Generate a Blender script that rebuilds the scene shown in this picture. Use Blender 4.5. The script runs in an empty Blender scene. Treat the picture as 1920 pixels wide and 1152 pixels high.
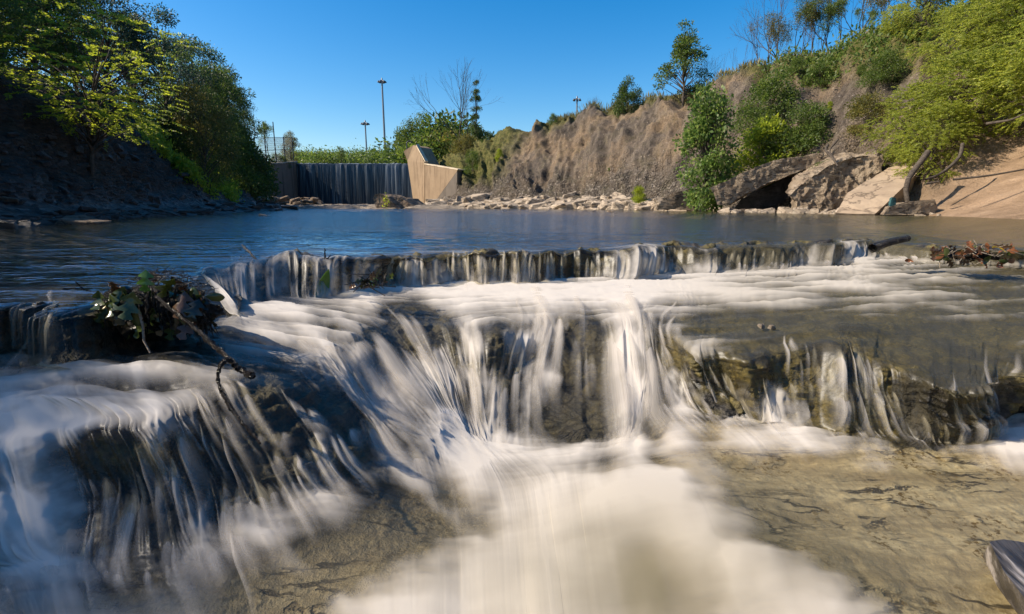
import bpy, bmesh, math, random
import numpy as np
from mathutils import Vector, Matrix
from mathutils.bvhtree import BVHTree
R = math.radians
random.seed(7)
rng = np.random.default_rng(11)
S = bpy.context.scene
COL = S.collection

# ------------------------------------------------------------------ camera, sky, sun, exposure
CAMZ = 0.30
PITCH = math.atan(191/960)
cd = bpy.data.cameras.new('camera'); cam = bpy.data.objects.new('camera', cd); COL.objects.link(cam)
cd.lens = 18; cd.sensor_width = 36; cd.clip_start = 0.02; cd.clip_end = 5000
cam.location = (0, 0, CAMZ); cam.rotation_euler = (math.pi/2 - PITCH, 0, 0)
S.camera = cam
SUN_EL, SUN_AZ = R(37), R(-96)          # azimuth from +Y towards +X
sd = Vector((math.sin(SUN_AZ)*math.cos(SUN_EL), math.cos(SUN_AZ)*math.cos(SUN_EL), math.sin(SUN_EL)))
sl = bpy.data.lights.new('sun', 'SUN'); sl.energy = 5.0; sl.angle = R(0.5); sl.color = (1, .87, .70)
so = bpy.data.objects.new('sun', sl); COL.objects.link(so); so.rotation_euler = sd.to_track_quat('Z', 'Y').to_euler()
W = bpy.data.worlds.new('World'); S.world = W; W.use_nodes = True
wn = W.node_tree; bg = wn.nodes['Background']
sky = wn.nodes.new('ShaderNodeTexSky'); sky.sky_type = 'NISHITA'; sky.sun_disc = False
sky.sun_elevation = SUN_EL; sky.sun_rotation = SUN_AZ; sky.air_density = 1.0; sky.dust_density = 0.8; sky.ozone_density = 2.5
hs = wn.nodes.new('ShaderNodeHueSaturation'); hs.inputs['Saturation'].default_value = 1.5
wn.links.new(sky.outputs[0], hs.inputs['Color']); wn.links.new(hs.outputs[0], bg.inputs['Color'])
bg.inputs['Strength'].default_value = 0.105
S.view_settings.view_transform = 'Standard'; S.view_settings.look = 'None'
S.view_settings.gamma = 1; S.view_settings.exposure = 0.80
S.render.engine = 'CYCLES'
S.cycles.max_bounces = 8; S.cycles.transparent_max_bounces = 16; S.cycles.diffuse_bounces = 3
S.cycles.use_denoising = True
S.cycles.sample_clamp_indirect = 4

# ------------------------------------------------------------------ projection helpers
sp_, cp_ = math.sin(PITCH), math.cos(PITCH)
def rays(px, py):
    a = (np.asarray(px, float)-960)/960; b = (576-np.asarray(py, float))/960
    return a, b*sp_+cp_, b*cp_-sp_
def at(px, py, D):
    """world point seen at photo pixel px,py at ground distance D"""
    x, y, z = rays(px, py); t = D/y
    return Vector((float(x*t), float(D), float(CAMZ+z*t)))
def atz(px, py, z0):
    x, y, z = rays(px, py); t = (np.asarray(z0)-CAMZ)/z
    return np.stack([x*t, y*t, z*t+CAMZ], -1)
def proj(P):
    x, y, z = P[..., 0], P[..., 1], P[..., 2]-CAMZ
    d = y*cp_-z*sp_; u = y*sp_+z*cp_
    d = np.maximum(d, 1e-3)
    return 960+960*x/d, 576-960*u/d

# ------------------------------------------------------------------ noise
def _h(i, j, k, s):
    v = np.sin(i*127.1+j*311.7+k*74.7+s*19.19)*43758.5453
    return v-np.floor(v)
def vn(x, y, s=0):
    x = np.asarray(x, float); y = np.asarray(y, float)
    i = np.floor(x); j = np.floor(y); f = x-i; g = y-j
    f = f*f*(3-2*f); g = g*g*(3-2*g)
    a = _h(i, j, 0, s); b = _h(i+1, j, 0, s); c = _h(i, j+1, 0, s); d = _h(i+1, j+1, 0, s)
    return (a*(1-f)+b*f)*(1-g)+(c*(1-f)+d*f)*g
def fbm(x, y, o=4, s=0, gain=.5):
    r = 0; A = 1; T = 0
    for k in range(o):
        r = r+A*vn(x*2**k+k*13.7, y*2**k-k*7.3, s+k); T += A; A *= gain
    return r/T
def vn3(P, s=0):
    i = np.floor(P); f = P-i; f = f*f*(3-2*f); r = 0
    for dx in (0, 1):
        for dy in (0, 1):
            for dz in (0, 1):
                w = (f[..., 0] if dx else 1-f[..., 0])*(f[..., 1] if dy else 1-f[..., 1])*(f[..., 2] if dz else 1-f[..., 2])
                r = r+w*_h(i[..., 0]+dx, i[..., 1]+dy, i[..., 2]+dz, s)
    return r
def fbm3(P, o=4, s=0):
    r = 0; A = 1; T = 0
    for k in range(o): r = r+A*vn3(P*2**k+k*5.3, s+k); T += A; A *= .5
    return r/T
def sst(a, b, x):
    t = np.clip((x-a)/(b-a), 0, 1); return t*t*(3-2*t)
def gauss(x, y, cx, cy, rx, ry): return np.exp(-((x-cx)/rx)**2-((y-cy)/ry)**2)
def pchip(K, t):
    """K [n, ...] knots at 0..n-1, t [m] -> [m, ...] monotone cubic"""
    K = np.asarray(K, float); d = K[1:]-K[:-1]
    m = np.zeros_like(K); m[0] = d[0]; m[-1] = d[-1]
    p = d[:-1]*d[1:]
    with np.errstate(divide='ignore', invalid='ignore'):
        h = np.where(p > 0, 2*p/(d[:-1]+d[1:]), 0)
    m[1:-1] = np.nan_to_num(h)
    t = np.asarray(t, float); i = np.clip(np.floor(t).astype(int), 0, len(K)-2)
    f = (t-i).reshape((-1,)+(1,)*(K.ndim-1))
    f2 = f*f; f3 = f2*f
    return (2*f3-3*f2+1)*K[i]+(f3-2*f2+f)*m[i]+(-2*f3+3*f2)*K[i+1]+(f3-f2)*m[i+1]
def interp_knots(xs, K, x):
    """K [n,...] at parameters xs -> at x, via index-space pchip"""
    t = np.interp(x, xs, np.arange(len(xs))); return pchip(K, t), t

# ------------------------------------------------------------------ mesh helpers
def link(o, parent=None):
    COL.objects.link(o)
    if parent: o.parent = parent
    return o
def mesh_obj(name, V, F, mat=None, parent=None, attrs=None, smooth=False, link_it=True):
    V = np.asarray(V, np.float32).reshape(-1, 3); F = np.asarray(F, np.int32)
    me = bpy.data.meshes.new(name); n = F.shape[1]
    me.vertices.add(len(V)); me.vertices.foreach_set('co', V.ravel())
    me.loops.add(F.size); me.loops.foreach_set('vertex_index', F.ravel())
    me.polygons.add(len(F)); me.polygons.foreach_set('loop_start', np.arange(0, F.size, n, dtype=np.int32))
    me.polygons.foreach_set('loop_total', np.full(len(F), n, np.int32))
    if smooth: me.polygons.foreach_set('use_smooth', np.ones(len(F), bool))
    me.update(calc_edges=True)
    for k, v in (attrs or {}).items():
        a = me.attributes.new(k, 'FLOAT', 'POINT'); a.data.foreach_set('value', np.asarray(v, np.float32).ravel())
    if mat: me.materials.append(mat)
    o = bpy.data.objects.new(name, me)
    if link_it: link(o, parent)
    return o
def grid_faces(nv, nu):
    i = np.arange(nv*nu).reshape(nv, nu)
    return np.stack([i[:-1, :-1], i[1:, :-1], i[1:, 1:], i[:-1, 1:]], -1).reshape(-1, 4)
def grid_obj(name, P, mat, attrs=None, parent=None, flip=False):
    F = grid_faces(*P.shape[:2]); a = F[::7]; V = P.reshape(-1, 3)
    nz = np.cross(V[a[:, 1]]-V[a[:, 0]], V[a[:, 2]]-V[a[:, 1]])[:, 2]
    if np.sum(nz) < 0: F = F[:, ::-1]
    return mesh_obj(name, P, F, mat, parent, attrs, True)
def grid_normals(P):
    du = np.gradient(P, axis=1); dv = np.gradient(P, axis=0)
    n = np.cross(dv, du); n /= np.linalg.norm(n, axis=-1, keepdims=True)+1e-12
    return n
def tag(o, label=None, cat=None, group=None, kind=None):
    if label: o['label'] = label
    if cat: o['category'] = cat; o['kind'] = kind or 'thing'
    if group: o['group'] = group
    if kind: o['kind'] = kind
    return o
def empty(name, loc=(0, 0, 0), rz=0, sc=1):
    o = bpy.data.objects.new(name, None); o.empty_display_size = .2; link(o)
    o.location = loc; o.rotation_euler = (0, 0, rz); o.scale = (sc, sc, sc) if np.isscalar(sc) else sc
    return o
def dup(root, loc, rz=0, sc=1):
    def cp(o, par):
        c = o.copy(); COL.objects.link(c)
        if par: c.parent = par
        for ch in kids.get(o.name, []): cp(ch, c)
        return c
    kids = {}
    for ch in root.children_recursive: kids.setdefault(ch.parent.name, []).append(ch)
    r = cp(root, None)
    r.location = loc; r.rotation_euler = (0, 0, rz); r.scale = (sc, sc, sc) if np.isscalar(sc) else sc
    return r
def tubes(segs, n=5):
    """segs: list of (p0,p1,r0,r1) -> V,F"""
    A = np.array([s[0] for s in segs], float); B = np.array([s[1] for s in segs], float)
    r0 = np.array([s[2] for s in segs])[:, None, None]; r1 = np.array([s[3] for s in segs])[:, None, None]
    d = B-A; L = np.linalg.norm(d, axis=1, keepdims=True)+1e-9; d = d/L
    ref = np.where(np.abs(d[:, 2:3]) > .9, [[1., 0, 0]], [[0, 0, 1.]])
    u = np.cross(d, ref); u /= np.linalg.norm(u, axis=1, keepdims=True); w = np.cross(d, u)
    a = np.arange(n)*2*np.pi/n
    ring = np.cos(a)[None, :, None]*u[:, None]+np.sin(a)[None, :, None]*w[:, None]
    V = np.concatenate([A[:, None]+ring*r0, B[:, None]+ring*r1], 1)
    m = len(segs); base = (np.arange(m)*2*n)[:, None]
    k = np.arange(n); k2 = (k+1) % n
    F = np.stack([base+k, base+k2, base+n+k2, base+n+k], -1).reshape(-1, 4)
    return V.reshape(-1, 3), F
def path_segs(pts, r0, r1):
    n = len(pts)-1
    return [(pts[i], pts[i+1], r0+(r1-r0)*i/n, r0+(r1-r0)*(i+1)/n) for i in range(n)]

# ------------------------------------------------------------------ material helpers
def mat(name):
    m = bpy.data.materials.new(name); m.use_nodes = True
    nt = m.node_tree; nt.nodes.clear(); return m, nt
class NT:
    def __init__(s, name): s.m, s.t = mat(name)
    def n(s, ty, **kw):
        nd = s.t.nodes.new(ty)
        for k, v in kw.items():
            if hasattr(nd, k): setattr(nd, k, v)
        return nd
    def put(s, sock, v):
        if isinstance(v, bpy.types.NodeSocket): s.t.links.new(v, sock)
        elif v is not None:
            if hasattr(sock.default_value, '__len__') and not np.isscalar(v) and len(v) == 3 and len(sock.default_value) == 4: v = (*v, 1)
            sock.default_value = v
    def attr(s, name): return s.n('ShaderNodeAttribute', attribute_name=name).outputs['Fac']
    def math(s, op, a, b=None, c=None, clamp=False):
        nd = s.n('ShaderNodeMath', operation=op, use_clamp=clamp); s.put(nd.inputs[0], a); s.put(nd.inputs[1], b)
        if c is not None: s.put(nd.inputs[2], c)
        return nd.outputs[0]
    def mix(s, f, a, b):
        nd = s.n('ShaderNodeMix', data_type='RGBA'); s.put(nd.inputs[0], f); s.put(nd.inputs[6], a); s.put(nd.inputs[7], b); return nd.outputs[2]
    def mixs(s, f, a, b):
        nd = s.n('ShaderNodeMixShader'); s.put(nd.inputs[0], f); s.put(nd.inputs[1], a); s.put(nd.inputs[2], b); return nd.outputs[0]
    def coord(s, w='Object'): return s.n('ShaderNodeTexCoord').outputs[w]
    def mapv(s, v, sc=(1, 1, 1), rot=(0, 0, 0)):
        nd = s.n('ShaderNodeMapping'); s.put(nd.inputs[0], v); nd.inputs['Scale'].default_value = sc; nd.inputs['Rotation'].default_value = rot; return nd.outputs[0]
    def noise(s, v, sc, det=4, rough=.55, out='Fac', dist=0):
        nd = s.n('ShaderNodeTexNoise'); s.put(nd.inputs['Vector'], v); nd.inputs['Scale'].default_value = sc
        nd.inputs['Detail'].default_value = det; nd.inputs['Roughness'].default_value = rough; nd.inputs['Distortion'].default_value = dist
        return nd.outputs[out]
    def vor(s, v, sc, feat='F1', out='Distance'):
        nd = s.n('ShaderNodeTexVoronoi', feature=feat); s.put(nd.inputs['Vector'], v); nd.inputs['Scale'].default_value = sc; return nd.outputs[out]
    def ramp(s, f, stops):
        nd = s.n('ShaderNodeValToRGB'); s.put(nd.inputs[0], f); e = nd.color_ramp.elements
        while len(e) < len(stops): e.new(.5)
        for el, (p, c) in zip(e, stops): el.position = p; el.color = (*c, 1) if len(c) == 3 else c
        return nd.outputs[0]
    def bump(s, h, st=.5, d=.1, nrm=None):
        nd = s.n('ShaderNodeBump'); s.put(nd.inputs['Height'], h); nd.inputs['Strength'].default_value = st; nd.inputs['Distance'].default_value = d
        if nrm is not None: s.put(nd.inputs['Normal'], nrm)
        return nd.outputs[0]
    def out(s, sh):
        o = s.n('ShaderNodeOutputMaterial'); s.t.links.new(sh, o.inputs[0]); return s.m
    def principled(s, col, rough=.8, nrm=None, spec=.4, **kw):
        p = s.n('ShaderNodeBsdfPrincipled'); s.put(p.inputs['Base Color'], col); s.put(p.inputs['Roughness'], rough)
        s.put(p.inputs['Specular IOR Level'], spec)
        if nrm is not None: s.put(p.inputs['Normal'], nrm)
        for k, v in kw.items(): s.put(p.inputs[k], v)
        return p.outputs[0]
def g3(v): return (v, v, v)

def rock_mat(name, c1, c2, c3, sc=2.0, b=.6, bd=.05, rough=.85):
    t = NT(name); v = t.coord()
    n1 = t.noise(v, sc, 6, .6); n2 = t.noise(v, sc*7, 5, .65)
    c = t.ramp(n1, [(.3, c1), (.52, c2), (.72, c3)])
    c = t.mix(t.math('MULTIPLY', n2, .5), c, tuple(x*.45 for x in c1))
    oi = t.n('ShaderNodeObjectInfo').outputs['Random']
    c = t.mix(t.math('MULTIPLY', oi, .35), c, tuple(x*.6 for x in c2))
    ck = t.ramp(t.math('ABSOLUTE', t.math('SUBTRACT', t.noise(t.mapv(v, (.6, .6, 1.8)), sc*1.1, 5, .6, dist=.5), .5)), [(.004, g3(1)), (.02, g3(0))])
    c = t.mix(t.math('MULTIPLY', ck, .7), c, tuple(x*.25 for x in c1))
    h = t.math('SUBTRACT', t.math('ADD', n2, t.noise(v, sc*25, 3)), ck)
    return t.out(t.principled(c, rough, t.bump(h, b, bd), .3))
def plain(name, col, rough=.6, metal=0):
    t = NT(name); v = t.coord(); n = t.noise(v, 8, 3)
    c = t.mix(t.math('MULTIPLY', n, .5), col, tuple(x*.55 for x in col))
    return t.out(t.principled(c, rough, None, .5, Metallic=metal))
def leaf_mat(name, c1, c2, trans=.4, tcol=None):
    t = NT(name); r = t.attr('rnd'); oi = t.n('ShaderNodeObjectInfo').outputs['Random']
    c = t.mix(r, c1, c2)
    c = t.mix(t.math('MULTIPLY', oi, .3), c, tuple(x*.55 for x in c1))
    cl = t.attr('clump'); c = t.mix(t.math('MULTIPLY', cl, .72), c, tuple(x*.4 for x in c1))
    d = t.principled(c, .5, None, .35)
    tr = t.n('ShaderNodeBsdfTranslucent'); t.put(tr.inputs[0], t.mix(r, tcol or tuple(min(1, x*1.7) for x in c1), tuple(min(1, x*1.9) for x in c2)))
    return t.out(t.mixs(trans, d, tr.outputs[0]))

# greens
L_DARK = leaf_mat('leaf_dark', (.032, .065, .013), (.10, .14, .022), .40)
L_MID = leaf_mat('leaf_mid', (.055, .10, .016), (.14, .18, .028), .40)
L_YEL = leaf_mat('leaf_yellow_green', (.16, .22, .018), (.36, .38, .03), .50)
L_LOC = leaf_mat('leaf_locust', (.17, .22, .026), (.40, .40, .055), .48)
L_AUT = leaf_mat('leaf_autumn', (.08, .095, .018), (.22, .17, .035), .40)
L_GLOSS = leaf_mat('leaf_poplar', (.06, .125, .018), (.24, .30, .07), .38)
L_GRASS = leaf_mat('leaf_grass', (.10, .095, .025), (.20, .17, .06), .35)
L_BLUE = leaf_mat('leaf_bluish', (.02, .05, .03), (.05, .085, .045), .3)
BARK = rock_mat('bark', (.06, .045, .035), (.10, .08, .06), (.16, .13, .10), 6, .5, .02)
BARKP = rock_mat('bark_pale', (.20, .16, .12), (.30, .25, .19), (.42, .36, .28), 6, .5, .02)

# ================================================================== TERRAIN
def loft(guides, us, nv_list, extra=None):
    """guides: [g][k] of 3D -> P[nv,nu,3], U,Vt grids"""
    G = np.array(guides, float)              # g,k,3
    A = pchip(G, us)                         # nu,k,3
    A = A.transpose(1, 0, 2)                 # k,nu,3
    ts = []
    for i, n in enumerate(nv_list): ts.append(i+np.arange(n)/n)
    ts.append([len(nv_list)]); ts = np.concatenate(ts)
    return pchip(A, ts), ts

def add_back(g, inward, rise=2.0):
    s = Vector(g[0]); b = Vector(g[-1]); d = Vector((b.x-s.x, b.y-s.y, 0)).normalized()
    under = s-d*2.2; under.z = -.45
    far = b+d*110; far.z = b.z+rise
    return [tuple(under)]+[tuple(p) for p in g]+[tuple(far)]
RG = [
 [(-11.6, 53, 0), (-9, 57.5, .2), (-8, 58.5, 3.3), (-8, 62, 5), (-6, 80, 6)],
 [(-8.3, 47.5, 0), (-5.1, 50.3, 1.5), (-4.5, 53, 4.2), (-4, 57, 6), (0, 68, 7.5)],
 [(-2.5, 43, 0), (-1.2, 45, 1.4), (0, 49, 4.5), (2.1, 52, 7.7), (6, 62, 8.4)],
 [(3, 39, 0), (3.6, 41, 1.1), (5.5, 44.5, 5), (7.2, 48, 8.1), (12, 56, 8.8)],
 [(7, 33, 0), (7.8, 34.8, 1.0), (10, 37.5, 5), (12, 40, 7.5), (18, 46, 9.5)],
 [(9.6, 28, 0), (10.6, 29.5, 1.1), (13, 31.5, 5.0), (15.5, 33.5, 8.0), (22, 38, 9.5)],
 [(11.5, 22.5, 0), (12.8, 23.8, 1.1), (15.5, 25.5, 4.8), (18.5, 27.5, 8.1), (25, 31, 9.3)],
 [(12, 17, 0), (13.5, 17.8, .9), (17, 19, 4.0), (21, 21, 7.6), (29, 24, 9.6)],
 [(11.3, 13, 0), (13.4, 13.4, .8), (17.5, 14, 3.4), (22, 15, 7.2), (30, 17, 9.2)],
 [(10.4, 10, 0), (13, 9.8, .8), (17, 9.8, 3.4), (22, 10, 7), (30, 10, 9)],
 [(9.5, 4, 0), (12, 4, 1.0), (16.5, 4, 3.6), (22, 4, 7), (30, 4, 9)],
 [(9, -8, 0), (12, -8, 1.0), (16.5, -8, 3.6), (22, -8, 7), (30, -8, 9)],
 [(9, -60, 0), (12, -60, 1.0), (16.5, -60, 3.6), (22, -60, 7), (30, -60, 9)]]
LG = [
 [(-23.9, 60, 0), (-24.5, 60, .5), (-25.5, 60, 3.2), (-27, 60, 5), (-34, 62, 5.5)],
 [(-23.0, 50, 0), (-24.3, 50.4, .8), (-25.6, 51, 2.6), (-27.5, 52, 4.4), (-35, 55, 5.5)],
 [(-18.0, 40, 0), (-20, 40.7, .5), (-22.5, 42, 2.2), (-25.5, 43.5, 4.3), (-33, 47, 5.8)],
 [(-12.6, 30, 0), (-15.3, 31, .45), (-19, 33, 2.2), (-22, 34.5, 4.2), (-30, 38, 6)],
 [(-11.5, 24, 0), (-13.3, 24.5, .45), (-16, 25.5, 2.4), (-18.5, 26.5, 4.2), (-27, 29, 6.2)],
 [(-9.6, 15.3, 0), (-10.8, 15.5, .32), (-12.2, 16, 2.6), (-15, 17, 4.2), (-25, 19, 6.3)],
 [(-8.0, 9.5, 0), (-9.0, 9.5, .28), (-10.4, 9.7, 2.4), (-13, 10, 4.2), (-24, 11, 6.3)],
 [(-6.5, 6.4, 0), (-8.3, 6.3, .28), (-10, 6.2, 2.2), (-12.6, 6, 4), (-23, 6, 6)],
 [(-5.8, 3.4, 0), (-7.5, 3.3, .28), (-9.3, 3.1, 2.2), (-12, 3, 4), (-22, 3, 6)],
 [(-5.5, -4, 0), (-7.2, -4, .3), (-9.0, -4, 2.2), (-12, -4, 4), (-22, -4, 6)],
 [(-5.5, -60, 0), (-7.2, -60, .3), (-9.0, -60, 2.2), (-12, -60, 4), (-22, -60, 6)]]

# ground materials
def bank_mat():
    t = NT('bank_earth'); v = t.coord()
    cb = t.n('ShaderNodeCombineXYZ'); t.put(cb.inputs[0], t.attr('sa')); t.put(cb.inputs[1], t.attr('ta'))
    st = t.noise(t.mapv(cb.outputs[0], (1.5, .28, 1), (0, 0, R(12))), 1.3, 8, .66); fine = t.noise(v, 9, 6, .7); big = t.noise(v, .28, 3)
    peb = t.vor(v, 9); peb2 = t.vor(t.mapv(v, (1, 1, 1.8)), 3.6)
    c = t.ramp(st, [(.34, (.040, .033, .027)), (.48, (.125, .102, .080)), (.60, (.195, .158, .122)), (.78, (.32, .265, .205))])
    c = t.mix(t.math('MULTIPLY', t.ramp(big, [(.45, (0, 0, 0)), (.62, (1, 1, 1))]), .45), c, (.40, .27, .15))
    c = t.mix(t.ramp(fine, [(.38, g3(.65)), (.6, g3(0))]), c, (.07, .055, .045))
    spk = t.ramp(t.vor(v, 5.5), [(.10, (1, 1, 1)), (.17, (0, 0, 0))])
    c = t.mix(t.math('MULTIPLY', spk, t.ramp(t.noise(v, 3, 2), [(.5, g3(0)), (.6, g3(.8))])), c, (.5, .43, .35))
    # rubble toe: grey stones
    rub = t.attr('rubble')
    rc = t.ramp(t.vor(v, 4.5, out='Color'), [(.2, (.09, .08, .068)), (.6, (.21, .185, .155)), (.9, (.40, .35, .29))])
    rc = t.mix(t.ramp(peb2, [(.25, g3(0)), (.5, g3(.8))]), rc, (.06, .05, .04))
    c = t.mix(t.math('MULTIPLY', rub, .75), c, rc)
    # grass crest
    gr = t.math('ADD', t.attr('grass'), t.math('MULTIPLY', t.math('SUBTRACT', t.noise(v, 1.2, 5, .7), .5), 1.2), clamp=True)
    gc = t.ramp(t.noise(v, 5, 5, .7), [(.3, (.035, .045, .012)), (.5, (.10, .10, .03)), (.7, (.20, .16, .06))])
    c = t.mix(gr, c, gc)
    # fine silt on the near slope
    sa = t.attr('sand'); sc_ = t.ramp(t.noise(v, 1.1, 5, .6), [(.3, (.20, .135, .082)), (.55, (.34, .235, .15)), (.75, (.44, .315, .21))])
    sc_ = t.mix(t.ramp(t.noise(v, 22, 4, .7), [(.35, g3(.4)), (.55, g3(0))]), sc_, (.18, .12, .08))
    c = t.mix(sa, c, sc_)
    h = t.math('ADD', t.math('MULTIPLY', st, 1.3), t.math('ADD', fine, t.math('MULTIPLY', peb, t.math('ADD', .25, rub))))
    hh = t.mix(t.math('MULTIPLY', sa, .85), h, t.math('MULTIPLY', fine, .5))
    return t.out(t.principled(c, .95, t.bump(hh, .9, .22), .15))
def left_mat():
    t = NT('left_bank_shale'); v = t.coord()
    st = t.noise(t.mapv(v, (1, 1, 2.5)), 2.2, 7, .65); fine = t.noise(v, 12, 5, .7)
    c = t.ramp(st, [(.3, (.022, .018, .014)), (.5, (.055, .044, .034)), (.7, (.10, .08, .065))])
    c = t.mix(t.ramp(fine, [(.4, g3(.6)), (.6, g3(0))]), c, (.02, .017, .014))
    wet = t.attr('rubble')
    rc = t.ramp(t.vor(t.mapv(v, (1, 1, 3)), 6, out='Color'), [(.2, (.03, .028, .027)), (.6, (.10, .09, .085)), (.9, (.22, .20, .18))])
    c = t.mix(t.math('MULTIPLY', wet, .8), c, rc)
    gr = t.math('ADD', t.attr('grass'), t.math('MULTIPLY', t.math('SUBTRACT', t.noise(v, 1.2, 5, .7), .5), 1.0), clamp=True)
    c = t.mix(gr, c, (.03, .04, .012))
    rough = t.mix(wet, g3(.98), g3(.5))
    h = t.math('ADD', st, t.math('ADD', fine, t.vor(t.mapv(v, (1, 1, 3)), 6)))
    return t.out(t.principled(c, rough, t.bump(h, .9, .12), .4))
BANK = bank_mat(); LBANK = left_mat()

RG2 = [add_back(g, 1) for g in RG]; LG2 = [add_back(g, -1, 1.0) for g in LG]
usR = np.concatenate([np.linspace(0, 10, 620, endpoint=False), np.linspace(10, 12, 40)])
P, ts = loft(RG2, usR, [8, 34, 70, 70, 40, 20])
TT = np.repeat(ts[:, None], len(usR), 1); UU = np.repeat(usR[None], len(ts), 0)
N = grid_normals(P); N[N[..., 2] < 0] *= -1
slopeW = sst(1.7, 2.4, TT)*(1-sst(4.0, 4.6, TT))
toeW = sst(.8, 1.2, TT)*(1-sst(2.0, 2.8, TT))
smooth_near = sst(6.6, 7.8, UU)
arc = np.cumsum(np.r_[0, np.linalg.norm(np.diff(np.array([g[1] for g in RG2]), axis=0), axis=1)])
ss = np.interp(UU, np.arange(len(arc)), arc)           # metres along shore
ridg_ = lambda x: 1-np.abs(2*x-1)
gul = 1-np.abs(2*fbm(ss*.42+TT*.9, TT*.45, 4, 3)-1)    # ridged gullies down the face
d = slopeW*(1-.9*smooth_near)*((gul-.6)*1.9+(ridg_(fbm(ss*1.3+TT*.5, TT*.5, 3, 17))-.6)*.5+(fbm3(P*.9, 4, 5)-.5)*.7+(fbm3(P*3.5, 3, 8)-.5)*.35)
d += toeW*(1-.9*smooth_near)*(fbm3(P*1.8, 4, 9)-.45)*.55
d += smooth_near*(fbm3(P*.6, 3, 15)-.5)*.35*sst(1, 1.6, TT)
d += sst(4.2, 5, TT)*(fbm3(P*.3, 4, 4)-.45)*1.4*(1-sst(5.2, 6, TT)*.5)
P = P+N*d[..., None]
crestn = fbm(ss*.3, TT*0, 3, 21)-.5
gr = sst(3.55, 4.05, TT+crestn*.9+sst(4.5, 6.5, UU)*(1-smooth_near)*.9-.12)
gr = np.maximum(gr, (1-sst(1.6, 2.3, UU))*sst(2.0, 2.5, TT))
gr = np.maximum(gr, smooth_near*sst(2.9, 3.5, TT))
rb = toeW*(1-smooth_near); sand = smooth_near*(1-sst(3.1, 3.7, TT))
rbank = tag(grid_obj('right_bank', P, BANK, dict(rubble=rb, grass=gr, sand=sand, sa=ss, ta=TT*5), flip=True), kind='structure')
PR = P
usL = np.concatenate([np.linspace(0, 8, 420, endpoint=False), np.linspace(8, 10, 30)])
P, ts = loft(LG2, usL, [8, 40, 50, 40, 30, 16])
TT = np.repeat(ts[:, None], len(usL), 1)
N = grid_normals(P); N[N[..., 2] < 0] *= -1
d = sst(1.9, 2.4, TT)*((fbm3(P*.8, 4, 31)-.5)*1.1+(ridg_(fbm3(P*2.2, 4, 37))-.6)*.45+(fbm3(P*6, 3, 33)-.5)*.25)
d += sst(.7, 1.1, TT)*(1-sst(2.0, 2.6, TT))*((fbm3(P*np.array([1.2, 1.2, 1.2]), 4, 35)-.45)*.30)
P = P+N*d[..., None]
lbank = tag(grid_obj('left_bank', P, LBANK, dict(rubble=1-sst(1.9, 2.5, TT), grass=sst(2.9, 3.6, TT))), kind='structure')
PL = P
def bvh(P):
    nv, nu = P.shape[:2]
    return BVHTree.FromPolygons([tuple(p) for p in P.reshape(-1, 3)], grid_faces(nv, nu).tolist())
BR, BL = bvh(PR[::2, ::2]), bvh(PL[::2, ::2])
def drop(x, y, b=None):
    best = None
    for t in ([b] if b else [BR, BL]):
        h = t.ray_cast(Vector((x, y, 60)), Vector((0, 0, -1)))
        if h[0] is not None and (best is None or h[0].z > best): best = h[0].z
    return 0. if best is None else best
def hit(px, py):
    x, y, z = rays(px, py); d_ = Vector((float(x), float(y), float(z))).normalized()
    r = [t.ray_cast(Vector((0, 0, CAMZ)), d_) for t in (BR, BL)]
    r = [h for h in r if h[0] is not None]
    return min(r, key=lambda h: h[3])[0] if r else None

# far ground sheet, upstream plateau, gravel bar
t = NT('far_ground'); v = t.coord()
FARG = t.out(t.principled(t.ramp(t.noise(v, .05, 5), [(.3, (.05, .06, .02)), (.6, (.12, .11, .045))]), .95))
mesh_obj('ground', [(-3000, -3000, -1.2), (3000, -3000, -1.2), (3000, 3000, -1.2), (-3000, 3000, -1.2)], [(0, 1, 2, 3)], FARG)['kind'] = 'structure'
xs, ys = np.meshgrid(np.linspace(-700, 700, 90), np.r_[np.linspace(62, 140, 30), np.linspace(150, 1500, 40)])
zz = 4.5+(fbm(xs*.02, ys*.02, 4, 40)-.4)*3*sst(62, 110, ys)+sst(100, 600, ys)*6
chan = np.exp(-((xs+17.5)/8.5)**6)*(1-sst(110, 170, ys)); zz = zz*(1-chan)+3.6*chan
grid_obj('upstream_ground', np.stack([xs, ys, zz], -1), FARG, flip=True)['kind'] = 'structure'

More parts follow.
